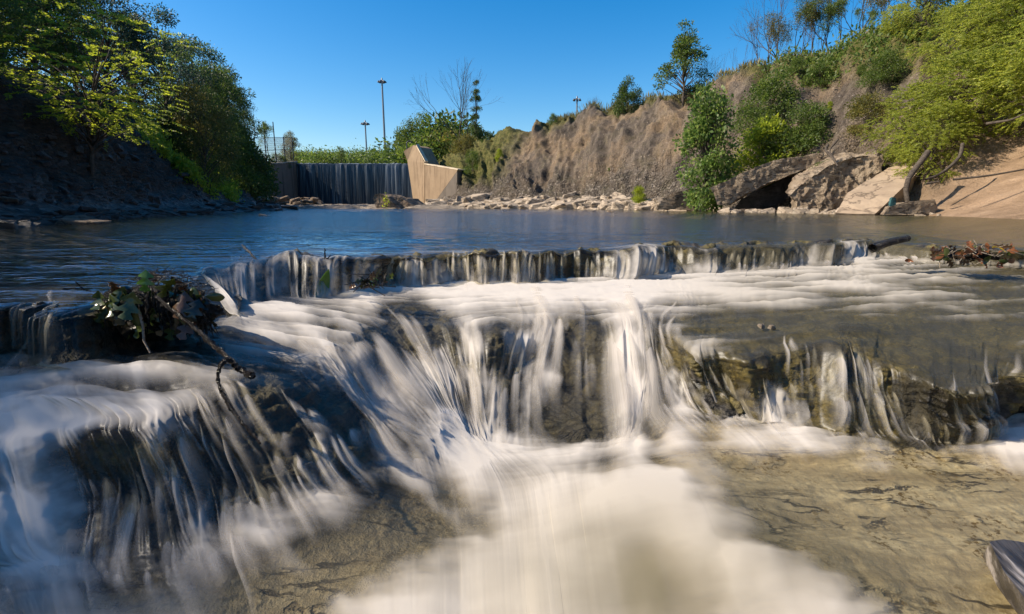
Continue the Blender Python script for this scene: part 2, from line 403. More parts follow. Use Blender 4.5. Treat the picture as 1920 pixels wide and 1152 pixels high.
# ================================================================== CASCADE (one loft of flow lines)
# columns of knots: pool, above lip, lip, foot of first fall, terrace, second lip, face, foot, lower, near
GD = [
 [(-2600, 450, 0), (-2600, 600, 0), (-2600, 640, -.01), (-2600, 760, -.13), (-2500, 900, -.2), (-2500, 1050, -.25), (-2400, 1200, -.36), (-2300, 1400, -.47), (-2200, 1600, -.5), (-2000, 2000, -.5)],
 [(-900, 450, 0), (-900, 590, 0), (-900, 625, -.01), (-900, 740, -.13), (-900, 860, -.2), (-900, 980, -.25), (-880, 1130, -.36), (-850, 1300, -.47), (-800, 1500, -.5), (-700, 1900, -.5)],
 [(-250, 440, 0), (-260, 570, 0), (-260, 600, -.01), (-260, 690, -.13), (-250, 780, -.18), (-230, 860, -.24), (-220, 1000, -.36), (-200, 1150, -.47), (-180, 1300, -.48), (-150, 1700, -.5)],
 [(0, 445, 0), (0, 565, 0), (0, 590, -.01), (0, 672, -.13), (0, 740, -.18), (10, 815, -.23), (30, 930, -.34), (60, 1060, -.45), (90, 1180, -.48), (130, 1500, -.5)],
 [(150, 442, 0), (150, 560, 0), (150, 588, -.01), (155, 675, -.13), (150, 740, -.17), (200, 820, -.23), (250, 920, -.33), (290, 1050, -.44), (330, 1160, -.48), (380, 1500, -.5)],
 [(300, 440, 0), (290, 520, 0), (290, 560, -.01), (290, 650, -.13), (280, 700, -.16), (330, 780, -.21), (390, 880, -.33), (450, 1000, -.44), (500, 1100, -.48), (560, 1500, -.5)],
 [(400, 440, 0), (372, 498, 0), (380, 515, -.01), (440, 585, -.10), (430, 650, -.15), (470, 715, -.2), (560, 830, -.33), (620, 930, -.44), (680, 1040, -.48), (720, 1450, -.5)],
 [(480, 440, 0), (470, 480, 0), (475, 497, -.005), (490, 572, -.13), (520, 620, -.16), (570, 690, -.21), (650, 790, -.33), (720, 880, -.45), (780, 980, -.5), (800, 1450, -.5)],
 [(600, 436, 0), (600, 470, 0), (600, 490, -.005), (592, 562, -.16), (620, 595, -.18), (660, 640, -.22), (730, 740, -.36), (800, 830, -.47), (850, 930, -.52), (880, 1450, -.52)],
 [(700, 434, 0), (700, 470, 0), (700, 488, -.01), (692, 545, -.18), (700, 575, -.2), (735, 612, -.24), (790, 690, -.36), (850, 800, -.48), (910, 920, -.53), (960, 1450, -.5)],
 [(800, 434, 0), (800, 465, 0), (800, 483, -.01), (800, 540, -.19), (800, 568, -.21), (820, 608, -.24), (850, 700, -.38), (880, 820, -.5), (960, 930, -.54), (1020, 1450, -.48)],
 [(900, 434, 0), (900, 465, 0), (900, 480, -.01), (900, 535, -.19), (910, 568, -.205), (920, 612, -.23), (915, 720, -.4), (915, 830, -.52), (1000, 930, -.54), (1060, 1450, -.46)],
 [(1000, 432, 0), (1000, 463, 0), (1000, 478, -.01), (1000, 533, -.19), (1010, 566, -.2), (1020, 605, -.23), (1000, 720, -.41), (1000, 840, -.54), (1050, 930, -.53), (1120, 1450, -.46)],
 [(1080, 430, 0), (1080, 461, 0), (1080, 476, -.01), (1080, 530, -.185), (1090, 565, -.2), (1100, 602, -.23), (1100, 720, -.42), (1110, 840, -.54), (1110, 920, -.52), (1200, 1450, -.46)],
 [(1150, 428, 0), (1150, 459, 0), (1150, 473, -.01), (1150, 527, -.18), (1150, 560, -.195), (1165, 599, -.222), (1175, 706, -.385), (1180, 830, -.53), (1190, 900, -.5), (1350, 1450, -.46)],
 [(1230, 427, 0), (1230, 456, 0), (1230, 469, -.01), (1230, 521, -.18), (1250, 560, -.19), (1222, 600, -.2), (1232, 690, -.34), (1240, 775, -.44), (1330, 880, -.46), (1600, 1450, -.46)],
 [(1330, 426, 0), (1330, 453, 0), (1330, 466, -.01), (1330, 515, -.17), (1330, 575, -.19), (1322, 675, -.24), (1340, 740, -.36), (1350, 785, -.45), (1450, 880, -.46), (1800, 1450, -.47)],
 [(1450, 425, 0), (1450, 450, 0), (1450, 462, -.01), (1450, 509, -.16), (1450, 570, -.185), (1450, 668, -.22), (1450, 735, -.34), (1460, 800, -.45), (1550, 900, -.46), (2000, 1450, -.47)],
 [(1550, 425, 0), (1550, 448, 0), (1550, 459, -.01), (1550, 500, -.15), (1560, 570, -.18), (1560, 642, -.2), (1570, 730, -.33), (1580, 818, -.45), (1660, 920, -.46), (2150, 1450, -.47)],
 [(1650, 426, 0), (1650, 448, 0), (1650, 458, -.01), (1650, 491, -.13), (1670, 560, -.17), (1680, 690, -.235), (1690, 765, -.35), (1700, 832, -.455), (1780, 930, -.46), (2300, 1450, -.47)],
 [(1780, 430, 0), (1780, 455, 0), (1780, 467, -.01), (1780, 499, -.13), (1790, 560, -.165), (1790, 735, -.27), (1800, 790, -.38), (1800, 834, -.455), (1880, 930, -.46), (2400, 1450, -.47)],
 [(1920, 434, 0), (1920, 458, 0), (1920, 472, -.01), (1920, 503, -.13), (1930, 570, -.165), (1930, 705, -.25), (1930, 745, -.35), (1930, 778, -.44), (2000, 930, -.46), (2600, 1450, -.47)],
 [(2300, 445, 0), (2300, 468, 0), (2300, 482, -.01), (2300, 515, -.13), (2320, 590, -.165), (2320, 660, -.2), (2330, 740, -.33), (2340, 820, -.44), (2400, 950, -.46), (3000, 1450, -.47)],
 [(3600, 450, 0), (3600, 480, 0), (3600, 495, -.01), (3600, 535, -.13), (3650, 620, -.165), (3650, 700, -.2), (3650, 780, -.33), (3650, 860, -.44), (3800, 1000, -.46), (4800, 1450, -.47)]]
GW = []
for g in GD:
    a = np.array(g, float); w = atz(a[:, 0], a[:, 1], a[:, 2])
    far = w[0].copy(); far[:2] *= 75/far[1]; far[2] = 0
    GW.append(np.vstack([far, w]))
GW = np.array(GW)                                       # g, 11, 3
lip_px = np.array([g[2][0] for g in GD], float)
colpx = np.concatenate([np.linspace(-2600, -950, 30, endpoint=False), np.linspace(-950, -70, 130, endpoint=False),
                        np.arange(-70, 1990, 1.55), np.linspace(1990, 3600, 150)])
NVL = [70, 70, 16, 56, 30, 44, 80, 80, 80, 110]
FMAP = """
000111111100000000000000000000000
222222223443344433356344354721212
222211255445566665466776666766544
223111164456788888888777665554433
233111157645346556774532334532222
223201246765365786487432335222233
334422455467367574386364243322122
556555454457677758529835662453254
667665555236765758529746774343365
778776554223557877537845683332267
788434554222448997768834586222259
676223353234336998568321121201125
687424434353233888999941000000000
787324545432222589999962100000000
787424545322112389988886200000000
677424543211125899877885200000000
577523432221136899986679852000000
467534432213678999876568986200000
356544432237999999876557899730000
""".split()
FM = np.array([[int(c) for c in (r+'0'*33)[:33]] for r in FMAP], float)/9
def fsample(M, px, py, x0=0, dx=60, y0=440, dy=40):
    x = np.clip((px-x0)/dx, 0, M.shape[1]-1.001); y = np.clip((py-y0)/dy, 0, M.shape[0]-1.001)
    i = x.astype(int); j = y.astype(int); f = x-i; g = y-j; f = f*f*(3-2*f); g = g*g*(3-2*g)
    return (M[j, i]*(1-f)+M[j, i+1]*f)*(1-g)+(M[j+1, i]*(1-f)+M[j+1, i+1]*f)*g

def cascade(step_u=1, step_v=1):
    cx = colpx[::step_u]; u = np.interp(cx, lip_px, np.arange(len(lip_px)))
    A = pchip(GW, u).transpose(1, 0, 2)                 # 11, nu, 3
    ts = []
    for i, n in enumerate(NVL):
        f = np.arange(0, n, step_v)/n
        if i == 0: f = 1-(1-f)**3.2
        ts.append(i+f)
    ts = np.concatenate(ts+[[len(NVL)]])
    P = pchip(A, ts)
    SS = np.repeat(cx[None], len(ts), 0); TT = np.repeat(ts[:, None], len(cx), 1)
    px, py = proj(P)
    return P, SS, TT, px, py
# knot order in TT: 0 far,1 pool,2 above lip,3 lip,4 foot,5 terrace,6 lip2,7 face,8 foot2,9 lower,10 near
BUMPS = [(1200, 487, 50, 24, .045), (1410, 478, 95, 13, .05), (1555, 470, 50, 11, .04), (980, 482, 60, 10, .02), (560, 500, 60, 14, .03), (932, 640, 22, 34, .035),
         (560, 505, 80, 22, .02), (1050, 590, 60, 16, .015), (200, 850, 110, 40, .03), (1210, 985, 190, 90, .055),
         (1450, 1080, 200, 60, .03), (860, 1090, 200, 60, .035), (1600, 640, 120, 30, .02), (480, 735, 60, 22, .02),
         (1170, 780, 40, 120, .01), (800, 800, 60, 90, .03), (330, 690, 60, 22, .02), (120, 780, 90, 30, .02), (1480, 560, 150, 10, .006)]
def relief(P, px, py):
    n = grid_normals(P); n[n[..., 2] < 0] *= -1
    up = n*.5+np.array([0, -.15, .6])
    d = sum(a*gauss(px, py, x, y, rx, ry) for x, y, rx, ry, a in BUMPS)
    return P+up*d[..., None], n

STROKES = [(1720, 487, 90, 9, 2, .9), (1885, 492, 60, 9, 2, .9), (620, 955, 150, 26, 38, .42), (765, 905, 130, 22, 42, .40), (560, 1065, 130, 24, 40, .36), (690, 1040, 110, 18, 40, .28), (820, 960, 90, 16, 45, .25), (1300, 880, 90, 16, 20, .3), (1420, 870, 60, 26, 80, .3), (1640, 870, 40, 30, 80, .3), (430, 545, 70, 14, 50, .5), (560, 590, 140, 14, 8, .35), (600, 602, 60, 10, 25, -.5), (665, 612, 60, 10, 35, -.4), (720, 610, 110, 16, 50, .5), (600, 640, 60, 14, 30, .3),
 (772, 605, 54, 48, 0, -1.6), (800, 650, 35, 25, 0, -.6), (885, 640, 60, 16, 85, .45), (930, 650, 36, 15, 90, -1.3), (958, 740, 70, 13, 90, -1.0), (850, 640, 60, 12, 80, -.5), (1030, 670, 70, 20, 88, .45), (990, 760, 80, 10, 90, .3),
 (1102, 695, 85, 46, 90, -1.8), (1075, 790, 70, 46, 0, -1.5), (1172, 700, 150, 26, 90, .8), (1000, 720, 60, 12, 90, -.4), (880, 760, 60, 14, 80, -.4), (1238, 720, 80, 15, 90, -1.0), (1228, 805, 60, 20, 90, -1.1), (860, 850, 120, 36, 60, .5), (960, 895, 45, 40, 0, -.35),
 (1092, 850, 60, 22, -60, .4), (1150, 885, 34, 34, 0, -.6), (490, 765, 66, 46, 0, -.9), (590, 765, 74, 46, 30, -.9), (620, 825, 66, 34, 40, -.8), (430, 860, 66, 46, 50, -.7), (255, 900, 66, 36, 20, -.9),
 (190, 862, 90, 24, -5, -.6), (295, 975, 60, 36, 70, -.7), (225, 1010, 70, 38, 75, -.8), (480, 905, 66, 24, 50, -.7), (330, 762, 90, 20, -15, .5), (100, 812, 110, 26, -8, .6), (292, 835, 110, 15, 75, .55),
 (85, 950, 110, 38, 70, .45), (290, 925, 76, 18, 60, .6), (655, 740, 110, 26, 50, .45), (520, 955, 110, 22, 50, .4), (350, 965, 80, 13, 60, .45), (710, 1000, 160, 60, -30, -.5), (1612, 475, 70, 16, 40, .7),
 (1200, 492, 50, 22, 0, .25), (1082, 500, 26, 24, 0, -.9), (1280, 482, 36, 14, 0, -.5), (1395, 480, 76, 9, 0, -.6), (1720, 478, 90, 12, 0, -.5), (950, 550, 300, 13, 0, .6), (1250, 545, 200, 11, 5, .5),
 (1500, 530, 200, 9, 8, .4), (1680, 562, 200, 8, 12, .35), (1480, 580, 190, 9, 4, .25), (1500, 622, 210, 26, 5, -.4), (1710, 660, 200, 56, 10, -.6), (1610, 760, 150, 56, 20, -.45), (1750, 790, 80, 50, 0, -.4),
 (1315, 730, 34, 40, 0, .4), (1240, 660, 60, 14, 80, .3), (1450, 775, 46, 22, 90, .7), (1365, 780, 46, 10, 90, .3), (1885, 830, 80, 36, 20, .7), (1400, 838, 110, 22, 0, .35), (1345, 640, 60, 40, 0, -.3), (30, 720, 60, 30, 0, .2)]
def strokes(px, py, S_=None):
    r = 0
    for x, y, L, Wd, a, dl in STROKES:
        c, s = math.cos(R(a)), math.sin(R(a)); u = (px-x)*c+(py-y)*s; w = -(px-x)*s+(py-y)*c
        r = r+dl*np.exp(-(u/L)**2-(w/Wd)**2)
    return r
P0, SS, TT, px, py = cascade()
P1, nrm = relief(P0, px, py)
# ledge raggedness: shift lips in and out
def rag(P, SS, TT, k_=.10):
    a = (fbm(SS/60, SS*0, 4, 50)-.5)*.42+(fbm(SS/14, SS*0, 3, 51)-.5)*.03
    b = (fbm(SS/70, SS*0, 4, 52)-.5)*.26+(fbm(SS/16, SS*0, 3, 53)-.5)*.025
    wa = sst(1.7, 2.7, TT)*(1-sst(3.9, 4.7, TT)); wb = sst(5.2, 5.9, TT)*(1-sst(7.2, 8.2, TT))
    Q = P.copy(); Q[..., 1] += a*wa+b*wb; Q[..., 2] += (fbm(SS/32, SS*0, 3, 55)-.5)*.05*sst(2.5, 3, TT)*(1-sst(3, 3.6, TT))
    kn = (fbm3(P*np.array([7, 7, 9]), 3, 57)-.5)*sst(5.3, 6.2, TT)*(1-sst(7.6, 8.4, TT)); Q[..., 1] -= kn*.16*k_; Q[..., 2] += kn*.05*k_
    return Q
P1 = rag(P1, SS, TT)
wx = (fbm(px/70, py/35, 3, 60)-.5)*50; wy = (fbm(px/70, py/35, 3, 61)-.5)*36
Fm = fsample(FM, px+wx, py+wy)
capn = (fbm(SS/26, SS*0, 3, 64)-.5)*.42*sst(600, 800, px)
face1 = sst(2.92, 3.06, TT)*(1-sst(3.75, 4.15, TT)); face2 = sst(5.9, 6.15, TT)*(1-sst(7.5, 8.4, TT))
face = np.maximum(face1, face2)
def ridg(x): return 1-np.abs(2*x-1)
# strands that start and end irregularly along the fall
sk = SS+6*np.sin(TT*2+SS/40)
st_f = fbm(sk/7.5, TT*.9, 3, 70); st_m = fbm(sk/20, TT*1.3, 3, 71); st_c = fbm(sk/60, TT*1.1, 3, 72)
strand = .45*st_f+.35*st_m+.20*st_c
str2 = .18*fbm(sk/9, TT*1.6, 3, 73)+.42*fbm(sk/26, TT*1.5, 3, 74)+.40*fbm(sk/75, TT*1.2, 3, 75)
ph = 2.6*vn(SS/17, SS*0, 76)+1.6*vn(SS/70, SS*0, 77); q_ = TT*1.25+ph; saw = 1-(q_-np.floor(q_)); saw = saw*sst(0, .28, 1-saw)*1.15
tier = .55*saw+.45*fbm(SS/8, TT*.5, 2, 78)
sdisp = strand*face1+str2*(1-face1)
str2 = np.where(face2 > 0, str2*(1-.45*face2)+.45*face2*(tier*.9+.02), str2)
strd = strand*face1+str2*(1-face1)
# cross-flow swells on the terraces
X, Y = P1[..., 0], P1[..., 1]
swell = fbm(X*2.6+Y*2, Y*13-X*1.5, 4, 80); swell2 = fbm(X*14, Y*30+X*6, 3, 81)
calm = 1-face
a1 = -.22*face2*(1-face1)*sst(1240, 1320, px)-.22*face1*(1-.5*gauss(px, py, 1200, 500, 40, 40))-.08*face2*(1-face1)+.05*sst(7.5, 8.5, TT)*(1-sst(900, 1200, px))-.14*sst(1300, 1500, px)*sst(4, 4.6, TT)*(1-sst(5.8, 6.4, TT))+strokes(px+wx*.35, py+wy*.35)*.85+Fm*1.45-.36-.10*face2*(1-face1)
foam = a1+face*(strd-.5)*(2.2*face1+1.4*(1-face1))+calm*((swell-.5)*(1.3+.6*sst(1100, 1400, px)*(1-sst(5.5, 6.5, TT)))+(swell2-.5)*.12)*sst(2.0, 3.0, TT)*(1-.75*sst(8.3, 9.2, TT))
foam *= 1-face1*0
foam += calm*(str2-.5)*.8*sst(4.2, 5.4, TT)*(1-.75*sst(8.6, 9.6, TT))
foam *= 1-(1-sst(3.10+capn, 3.22+capn, TT))*sst(620, 760, px)*sst(2.6, 2.9, TT)*.9*(1-gauss(px, py, 1200, 490, 50, 60))*(1-gauss(px, py, 1590, 480, 70, 60))
lowz = sst(8.0, 8.8, TT); foam = foam*(1-lowz)+lowz*(foam*.86+(fbm(SS/34, TT*1.1, 3, 89)-.5)*.16*foam+(fbm(px/150, py/120, 3, 90)-.5)*.45*foam)
boil = gauss(px, py, 1245, 1130, 210, 150)*np.clip(.75+1.1*(fbm(SS/45, TT*2.2, 3, 88)-.5), 0, 1)
foam = np.clip(foam, 0, 1)
pool = 1-sst(2.3, 2.95, TT)
foam = foam*(1-pool)+pool*np.clip((Fm*.9-.05+(swell-.5)*.35), 0, .5)*sst(1.2, 2.2, TT)*(.12+.55*(1-sst(500, 800, px)))
foam *= sst(1.0, 1.5, TT)
# geometry of the water skin
th = .010+.014*foam*(1-pool)+(face1*.012+(face-face1)*.012)*(sdisp-.45)*Fm+calm*(swell-.5)*.035*sst(2.8, 4.2, TT)*(1-.8*sst(8, 8.6, TT))
th += calm*(swell2-.5)*.012*sst(3.5, 4.5, TT)*(1-sst(8, 9, TT))
leap = face1*.03+face2*.02
Pw = P1+nrm*th[..., None]; Pw[..., 1] -= leap
ripp = ((fbm(X*2.2, Y*5, 4, 85)-.5)*.016+(fbm(X*3.0+Y, Y*11, 3, 86)-.5)*.022*(1-sst(700, 1100, px)))*sst(.75, 1.6, TT)*pool
Pw[..., 2] += ripp
murk = np.clip(boil*1.1, 0, 1)*.8; murk = np.maximum(murk, .62*gauss(px, py, 1180, 1120, 430, 190))
def water_mat():
    t = NT('stream_water'); f = t.attr('foam'); s = t.attr('s'); tt = t.attr('t'); fc = t.attr('face')
    cv = t.n('ShaderNodeCombineXYZ'); t.put(cv.inputs[0], s); t.put(cv.inputs[1], tt)
    fine = t.noise(t.mapv(cv.outputs[0], (.22, .9, 1)), 1, 3, .6)
    obj = t.coord()
    film = t.noise(t.mapv(obj, (5, 14, 14)), 1, 3, .5)
    lo = t.math('MULTIPLY', t.math('SUBTRACT', fine, .5), t.math('MULTIPLY', fc, .8))
    a = t.math('ADD', f, t.math('MULTIPLY', lo, t.math('MULTIPLY', t.math('MULTIPLY', f, t.math('SUBTRACT', 1, f)), 4)), clamp=True)
    rip = t.noise(t.mapv(obj, (1.6, 5, 5)), 1, 4, .55); rip2 = t.noise(t.mapv(obj, (7, 20, 20)), 1, 3, .5)
    nb = t.bump(t.math('MULTIPLY', t.math('ADD', rip, t.math('MULTIPLY', rip2, .25)), t.math('SUBTRACT', 1, t.math('MULTIPLY', t.attr('rgh'), .85))), .8, .10)
    lw = t.n('ShaderNodeLayerWeight'); lw.inputs[0].default_value = .5; t.put(lw.inputs['Normal'], nb)
    fmul = t.math('MULTIPLY', t.math('SUBTRACT', 1, t.math('MULTIPLY', t.attr('murk'), 1.1), clamp=True), t.math('SUBTRACT', .97, t.math('MULTIPLY', t.attr('rgh'), .82)))
    frf = t.math('ADD', .02, t.math('MULTIPLY', t.math('POWER', lw.outputs['Facing'], 2.6), fmul), clamp=True)
    tr = t.n('ShaderNodeBsdfTransparent'); t.put(tr.inputs[0], (.80, .78, .68))
    gl = t.n('ShaderNodeBsdfGlossy'); t.put(gl.inputs['Color'], (.95, .97, 1)); t.put(gl.inputs['Roughness'], t.math('ADD', .11, t.math('MULTIPLY', t.attr('rgh'), .30))); t.put(gl.inputs['Normal'], nb)
    body = t.n('ShaderNodeBsdfDiffuse'); t.put(body.inputs[0], (.11, .095, .05))
    mk = t.attr('murk')
    under = t.mixs(mk, tr.outputs[0], body.outputs[0])
    clear = t.mixs(frf, under, gl.outputs[0])
    fcol = t.mix(mk, (.70, .655, .60), (.34, .295, .19))
    # foam scatters light inside itself, so its shading follows the broad shape and not every ripple
    ge = t.n('ShaderNodeNewGeometry'); vm = t.n('ShaderNodeVectorMath', operation='SCALE'); t.put(vm.inputs[0], ge.outputs['Normal']); vm.inputs['Scale'].default_value = .4
    va = t.n('ShaderNodeVectorMath', operation='ADD'); t.put(va.inputs[0], vm.outputs[0]); va.inputs[1].default_value = (-.10, -.28, .60)
    vz = t.n('ShaderNodeVectorMath', operation='NORMALIZE'); t.put(vz.inputs[0], va.outputs[0])
    df = t.n('ShaderNodeBsdfDiffuse'); t.put(df.inputs[0], fcol); t.put(df.inputs['Normal'], vz.outputs[0])
    tl = t.n('ShaderNodeBsdfTranslucent'); t.put(tl.inputs[0], fcol)
    fo = t.mixs(.30, df.outputs[0], tl.outputs[0])
    return t.out(t.mixs(t.math('MULTIPLY', t.math('POWER', a, 1.25), .97), clear, fo))
WATER = water_mat()
poolmurk = pool*(.02+.33*sst(1000, 1650, px))+(1-pool)*.30*sst(1150, 1450, px)*(1-sst(5.6, 6.4, TT))
water = grid_obj('stream_water', Pw, WATER, dict(foam=foam, s=SS/4, t=TT*4, rgh=sst(2.4, 3.2, TT), face=np.maximum(face, .3*sst(4, 5, TT)*(1-sst(8, 9, TT))), murk=np.maximum(murk, poolmurk)))
tag(water, kind='structure'); water.name = 'water'

# separate little spouts: thin curved veils that start at a rounded top and fade out below
SPOUTS = [(20, 592, 160, 592, 6, 78, 12, .5), (432, 515, 470, 505, 5, 38, 9, .8), (490, 490, 560, 492, 6, 56, 12, .7), (600, 482, 720, 490, 9, 58, 13, .8), (730, 492, 850, 490, 16, 52, 9, 1.0), (850, 484, 1060, 482, 38, 52, 7, 1.1),
 (1090, 486, 1160, 490, 11, 42, 9, .9), (1160, 478, 1250, 488, 9, 50, 15, .9), (1225, 468, 1290, 472, 9, 28, 5, .7), (1310, 487, 1500, 480, 32, 34, 6, 1.1), (1500, 470, 1620, 492, 14, 24, 8, .8), (1590, 456, 1640, 462, 5, 30, 10, .8),
 (1660, 478, 1770, 480, 16, 24, 6, 1.0), (1830, 480, 1930, 484, 14, 24, 7, 1.0), (868, 604, 892, 612, 3, 170, 20, .6), (968, 608, 1000, 602, 3, 150, 15, .65), (1000, 612, 1062, 610, 9, 150, 11, .8), (1075, 622, 1112, 650, 4, 95, 9, .4),
 (1135, 592, 1212, 592, 7, 230, 22, .8), (905, 672, 990, 690, 6, 100, 12, .7), (560, 622, 700, 700, 11, 130, 18, .65), (650, 682, 722, 640, 7, 140, 16, .7), (640, 700, 692, 762, 8, 110, 13, .7), (730, 600, 780, 640, 5, 120, 16, .6),
 (500, 905, 620, 800, 15, 90, 11, .75), (560, 872, 702, 762, 15, 90, 11, .75), (400, 912, 520, 900, 9, 110, 16, .65), (250, 850, 284, 870, 4, 60, 9, .7), (196, 892, 300, 900, 8, 95, 13, .75), (50, 905, 135, 930, 5, 200, 32, .75),
 (150, 950, 262, 940, 6, 110, 16, .6), (125, 1010, 332, 1022, 11, 90, 14, .55), (330, 1012, 424, 960, 8, 120, 14, .6), (60, 1080, 300, 1090, 9, 60, 13, .5), (330, 760, 470, 730, 9, 80, 12, .6), (300, 830, 420, 820, 7, 110, 14, .6),
 (540, 720, 640, 690, 8, 90, 12, .6), (-40, 850, 60, 850, 5, 120, 22, .7), (770, 800, 850, 760, 5, 120, 24, .5), (1205, 605, 1290, 600, 8, 60, 10, .75), (1212, 642, 1262, 650, 6, 90, 10, .7), (1290, 700, 1362, 722, 13, 70, 7, .85),
 (1360, 732, 1440, 746, 9, 70, 8, .85), (1422, 742, 1482, 752, 5, 85, 17, .95), (1240, 768, 1352, 770, 14, 42, 7, .7), (1480, 662, 1580, 657, 12, 45, 6, .75), (1500, 722, 1640, 692, 11, 58, 8, .7), (1588, 672, 1618, 672, 3, 95, 17, .7),
 (1640, 702, 1702, 742, 6, 64, 7, .6), (1760, 684, 1832, 742, 7, 95, 11, .65), (1830, 702, 1920, 692, 7, 95, 12, .7), (1500, 800, 1800, 816, 20, 30, 7, .75), (1560, 745, 1760, 770, 12, 50, 7, .5), (480, 780, 620, 880, 10, 60, 9, .5)]
gs = np.random.default_rng(404); VV, FF, AA, QQ, TQ, off = [], [], [], [], [], 0
Psm = P1+nrm*.014; pxs, pys = px[::2, ::2], py[::2, ::2]
for x0, y0, x1, y1, n_, ln_, wd_, al_ in SPOUTS:
    for k in range(n_):
        f_ = (k+gs.uniform(-.5, .5))/max(1, n_-1); x_ = x0+(x1-x0)*f_; y_ = y0+(y1-y0)*f_+gs.normal()*ln_*(.07 if y0 < 560 else .28); x_ += gs.normal()*wd_*.6
        i, j = np.unravel_index(np.argmin((pxs-x_)**2+(pys-y_)**2), pxs.shape); i *= 2; j *= 2
        L_ = ln_*(gs.uniform(.6, 1.25) if y0 < 560 else gs.uniform(.5, 1.9)); Wd_ = wd_*(gs.uniform(.6, 1.35) if y0 < 560 else gs.uniform(.6, 2.2)); col = np.hypot(px[i:, j]-px[i, j], py[i:, j]-py[i, j]); e = min(int(np.searchsorted(col, L_)), len(col)-2)
        dcol = max(1e-3, abs(px[i, min(j+10, px.shape[1]-1)]-px[i, j-10])/20); hw = max(2.0, Wd_/dcol*.5)
        m_, q_ = 15, 9; vv = np.linspace(0, 1, m_); xx_ = np.linspace(-1, 1, q_)
        wr = (.45+.55*sst(0, .35, vv))*(1+.35*vv)
        ii = np.clip(i+vv*e, 0, P1.shape[0]-2); jj = np.clip(j+hw*xx_[None]*wr[:, None], 1, P1.shape[1]-2)
        i0 = ii.astype(int); fi = (ii-i0)[:, None, None]; j0 = jj.astype(int); fj = (jj-j0)[..., None]; I0 = i0[:, None]
        S_ = (Psm[I0, j0]*(1-fj)+Psm[I0, j0+1]*fj)*(1-fi)+(Psm[I0+1, j0]*(1-fj)+Psm[I0+1, j0+1]*fj)*fi
        depth_ = S_[0, 4, 1]; hgt_ = (.004+.00042*L_)*depth_/2.2*gs.uniform(.5, 1.3)
        arc = hgt_*(1-xx_[None]**2*.35)*(sst(0, .5, vv)*.8+.2*vv)[:, None]
        S_ = S_+arc[..., None]*np.array([0, -.8, .35]); VV.append(S_.reshape(-1, 3)); FF.append(grid_faces(m_, q_)+off); off += m_*q_
        al = (1-xx_[None]**2)**1.7*(sst(0, .16, vv)*(1-vv)**1.15)[:, None]*al_*gs.uniform(.35, 1.25); AA.append(al.ravel())
        QQ.append(np.broadcast_to(xx_[None]*Wd_/7+gs.uniform(0, 99), (m_, q_)).ravel()); TQ.append(np.broadcast_to(vv[:, None]*1.2, (m_, q_)).ravel())
def spout_mat():
    t = NT('white_water'); cv = t.n('ShaderNodeCombineXYZ'); t.put(cv.inputs[0], t.attr('s')); t.put(cv.inputs[1], t.attr('t'))
    n = t.noise(cv.outputs[0], 1.3, 3, .6); a = t.math('MULTIPLY', t.attr('foam'), t.math('ADD', .35, t.math('MULTIPLY', n, 1.3)), clamp=True)
    col = (.74, .69, .63); ge = t.n('ShaderNodeNewGeometry'); vm = t.n('ShaderNodeVectorMath', operation='SCALE'); t.put(vm.inputs[0], ge.outputs['Normal']); vm.inputs['Scale'].default_value = .25
    va = t.n('ShaderNodeVectorMath', operation='ADD'); t.put(va.inputs[0], vm.outputs[0]); va.inputs[1].default_value = (-.12, -.42, .55)
    vz = t.n('ShaderNodeVectorMath', operation='NORMALIZE'); t.put(vz.inputs[0], va.outputs[0])
    df = t.n('ShaderNodeBsdfDiffuse'); t.put(df.inputs[0], col); t.put(df.inputs['Normal'], vz.outputs[0]); tl = t.n('ShaderNodeBsdfTranslucent'); t.put(tl.inputs[0], col)
    tr = t.n('ShaderNodeBsdfTransparent')
    return t.out(t.mixs(a, tr.outputs[0], t.mixs(.4, df.outputs[0], tl.outputs[0])))
o = mesh_obj('white_water', np.concatenate(VV), np.concatenate(FF), spout_mat(), None, dict(foam=np.concatenate(AA), s=np.concatenate(QQ), t=np.concatenate(TQ)), True); o['kind'] = 'structure'

# rock under the water
P0, SS, TT, px, py = cascade(1, 1)
P0, SS, TT, px, py = [a[:, ::2] for a in (P0, SS, TT, px, py)]
P1, nrm = relief(P0, px, py); P1 = rag(P1, SS, TT, .8)
face1 = sst(2.95, 3.1, TT)*(1-sst(3.85, 4.1, TT)); face2 = sst(5.8, 6.1, TT)*(1-sst(7.6, 8.2, TT))
pool = 1-sst(2.2, 2.95, TT)
rk = fbm3(P1*np.array([14, 14, 22]), 5, 90)-.5; rk2 = fbm3(P1*np.array([45, 45, 60]), 3, 95)-.5
strat = (vn(P1[..., 2]*70+rk*5, P1[..., 0]*2, 97)-.5)
low = sst(8.0, 8.7, TT)
lay_ = ((fbm(P1[..., 0]*1.3+P1[..., 1]*1.1, P1[..., 1]*4-P1[..., 0]*1.2, 4, 98))*8); layers = (np.floor(lay_)+sst(.3, .7, lay_-np.floor(lay_)))/8
hgt = rk*.055*(1-low)*(1-pool)+rk2*.02*(1-.6*low)*(1-pool)+(face1+face2)*strat*.02+low*((layers-.5)*.045+rk*.004)
Pb = P1+nrm*(hgt-.012)[..., None]
und = sst(2.98, 3.12, TT)*(1-sst(3.7, 4.0, TT)); Pb[..., 1] += und*.07
Pb[..., 2] -= pool*(.05+.30*(1-sst(.8, 2.3, TT)))*(1-.6*sst(2.0, 2.8, TT))
Pb[..., 2] += sst(2.0, 2.7, TT)*(1-sst(2.95, 3.05, TT))*((fbm3(P1*np.array([7, 11, 6]), 4, 99)-.40)*.15)*(.5+.5*sst(500, 800, px))
rightw = sst(1150, 1350, px)
moss = sst(.38, .62, fbm3(P1*9, 4, 101)*.8+.2*fbm3(P1*40, 2, 102))
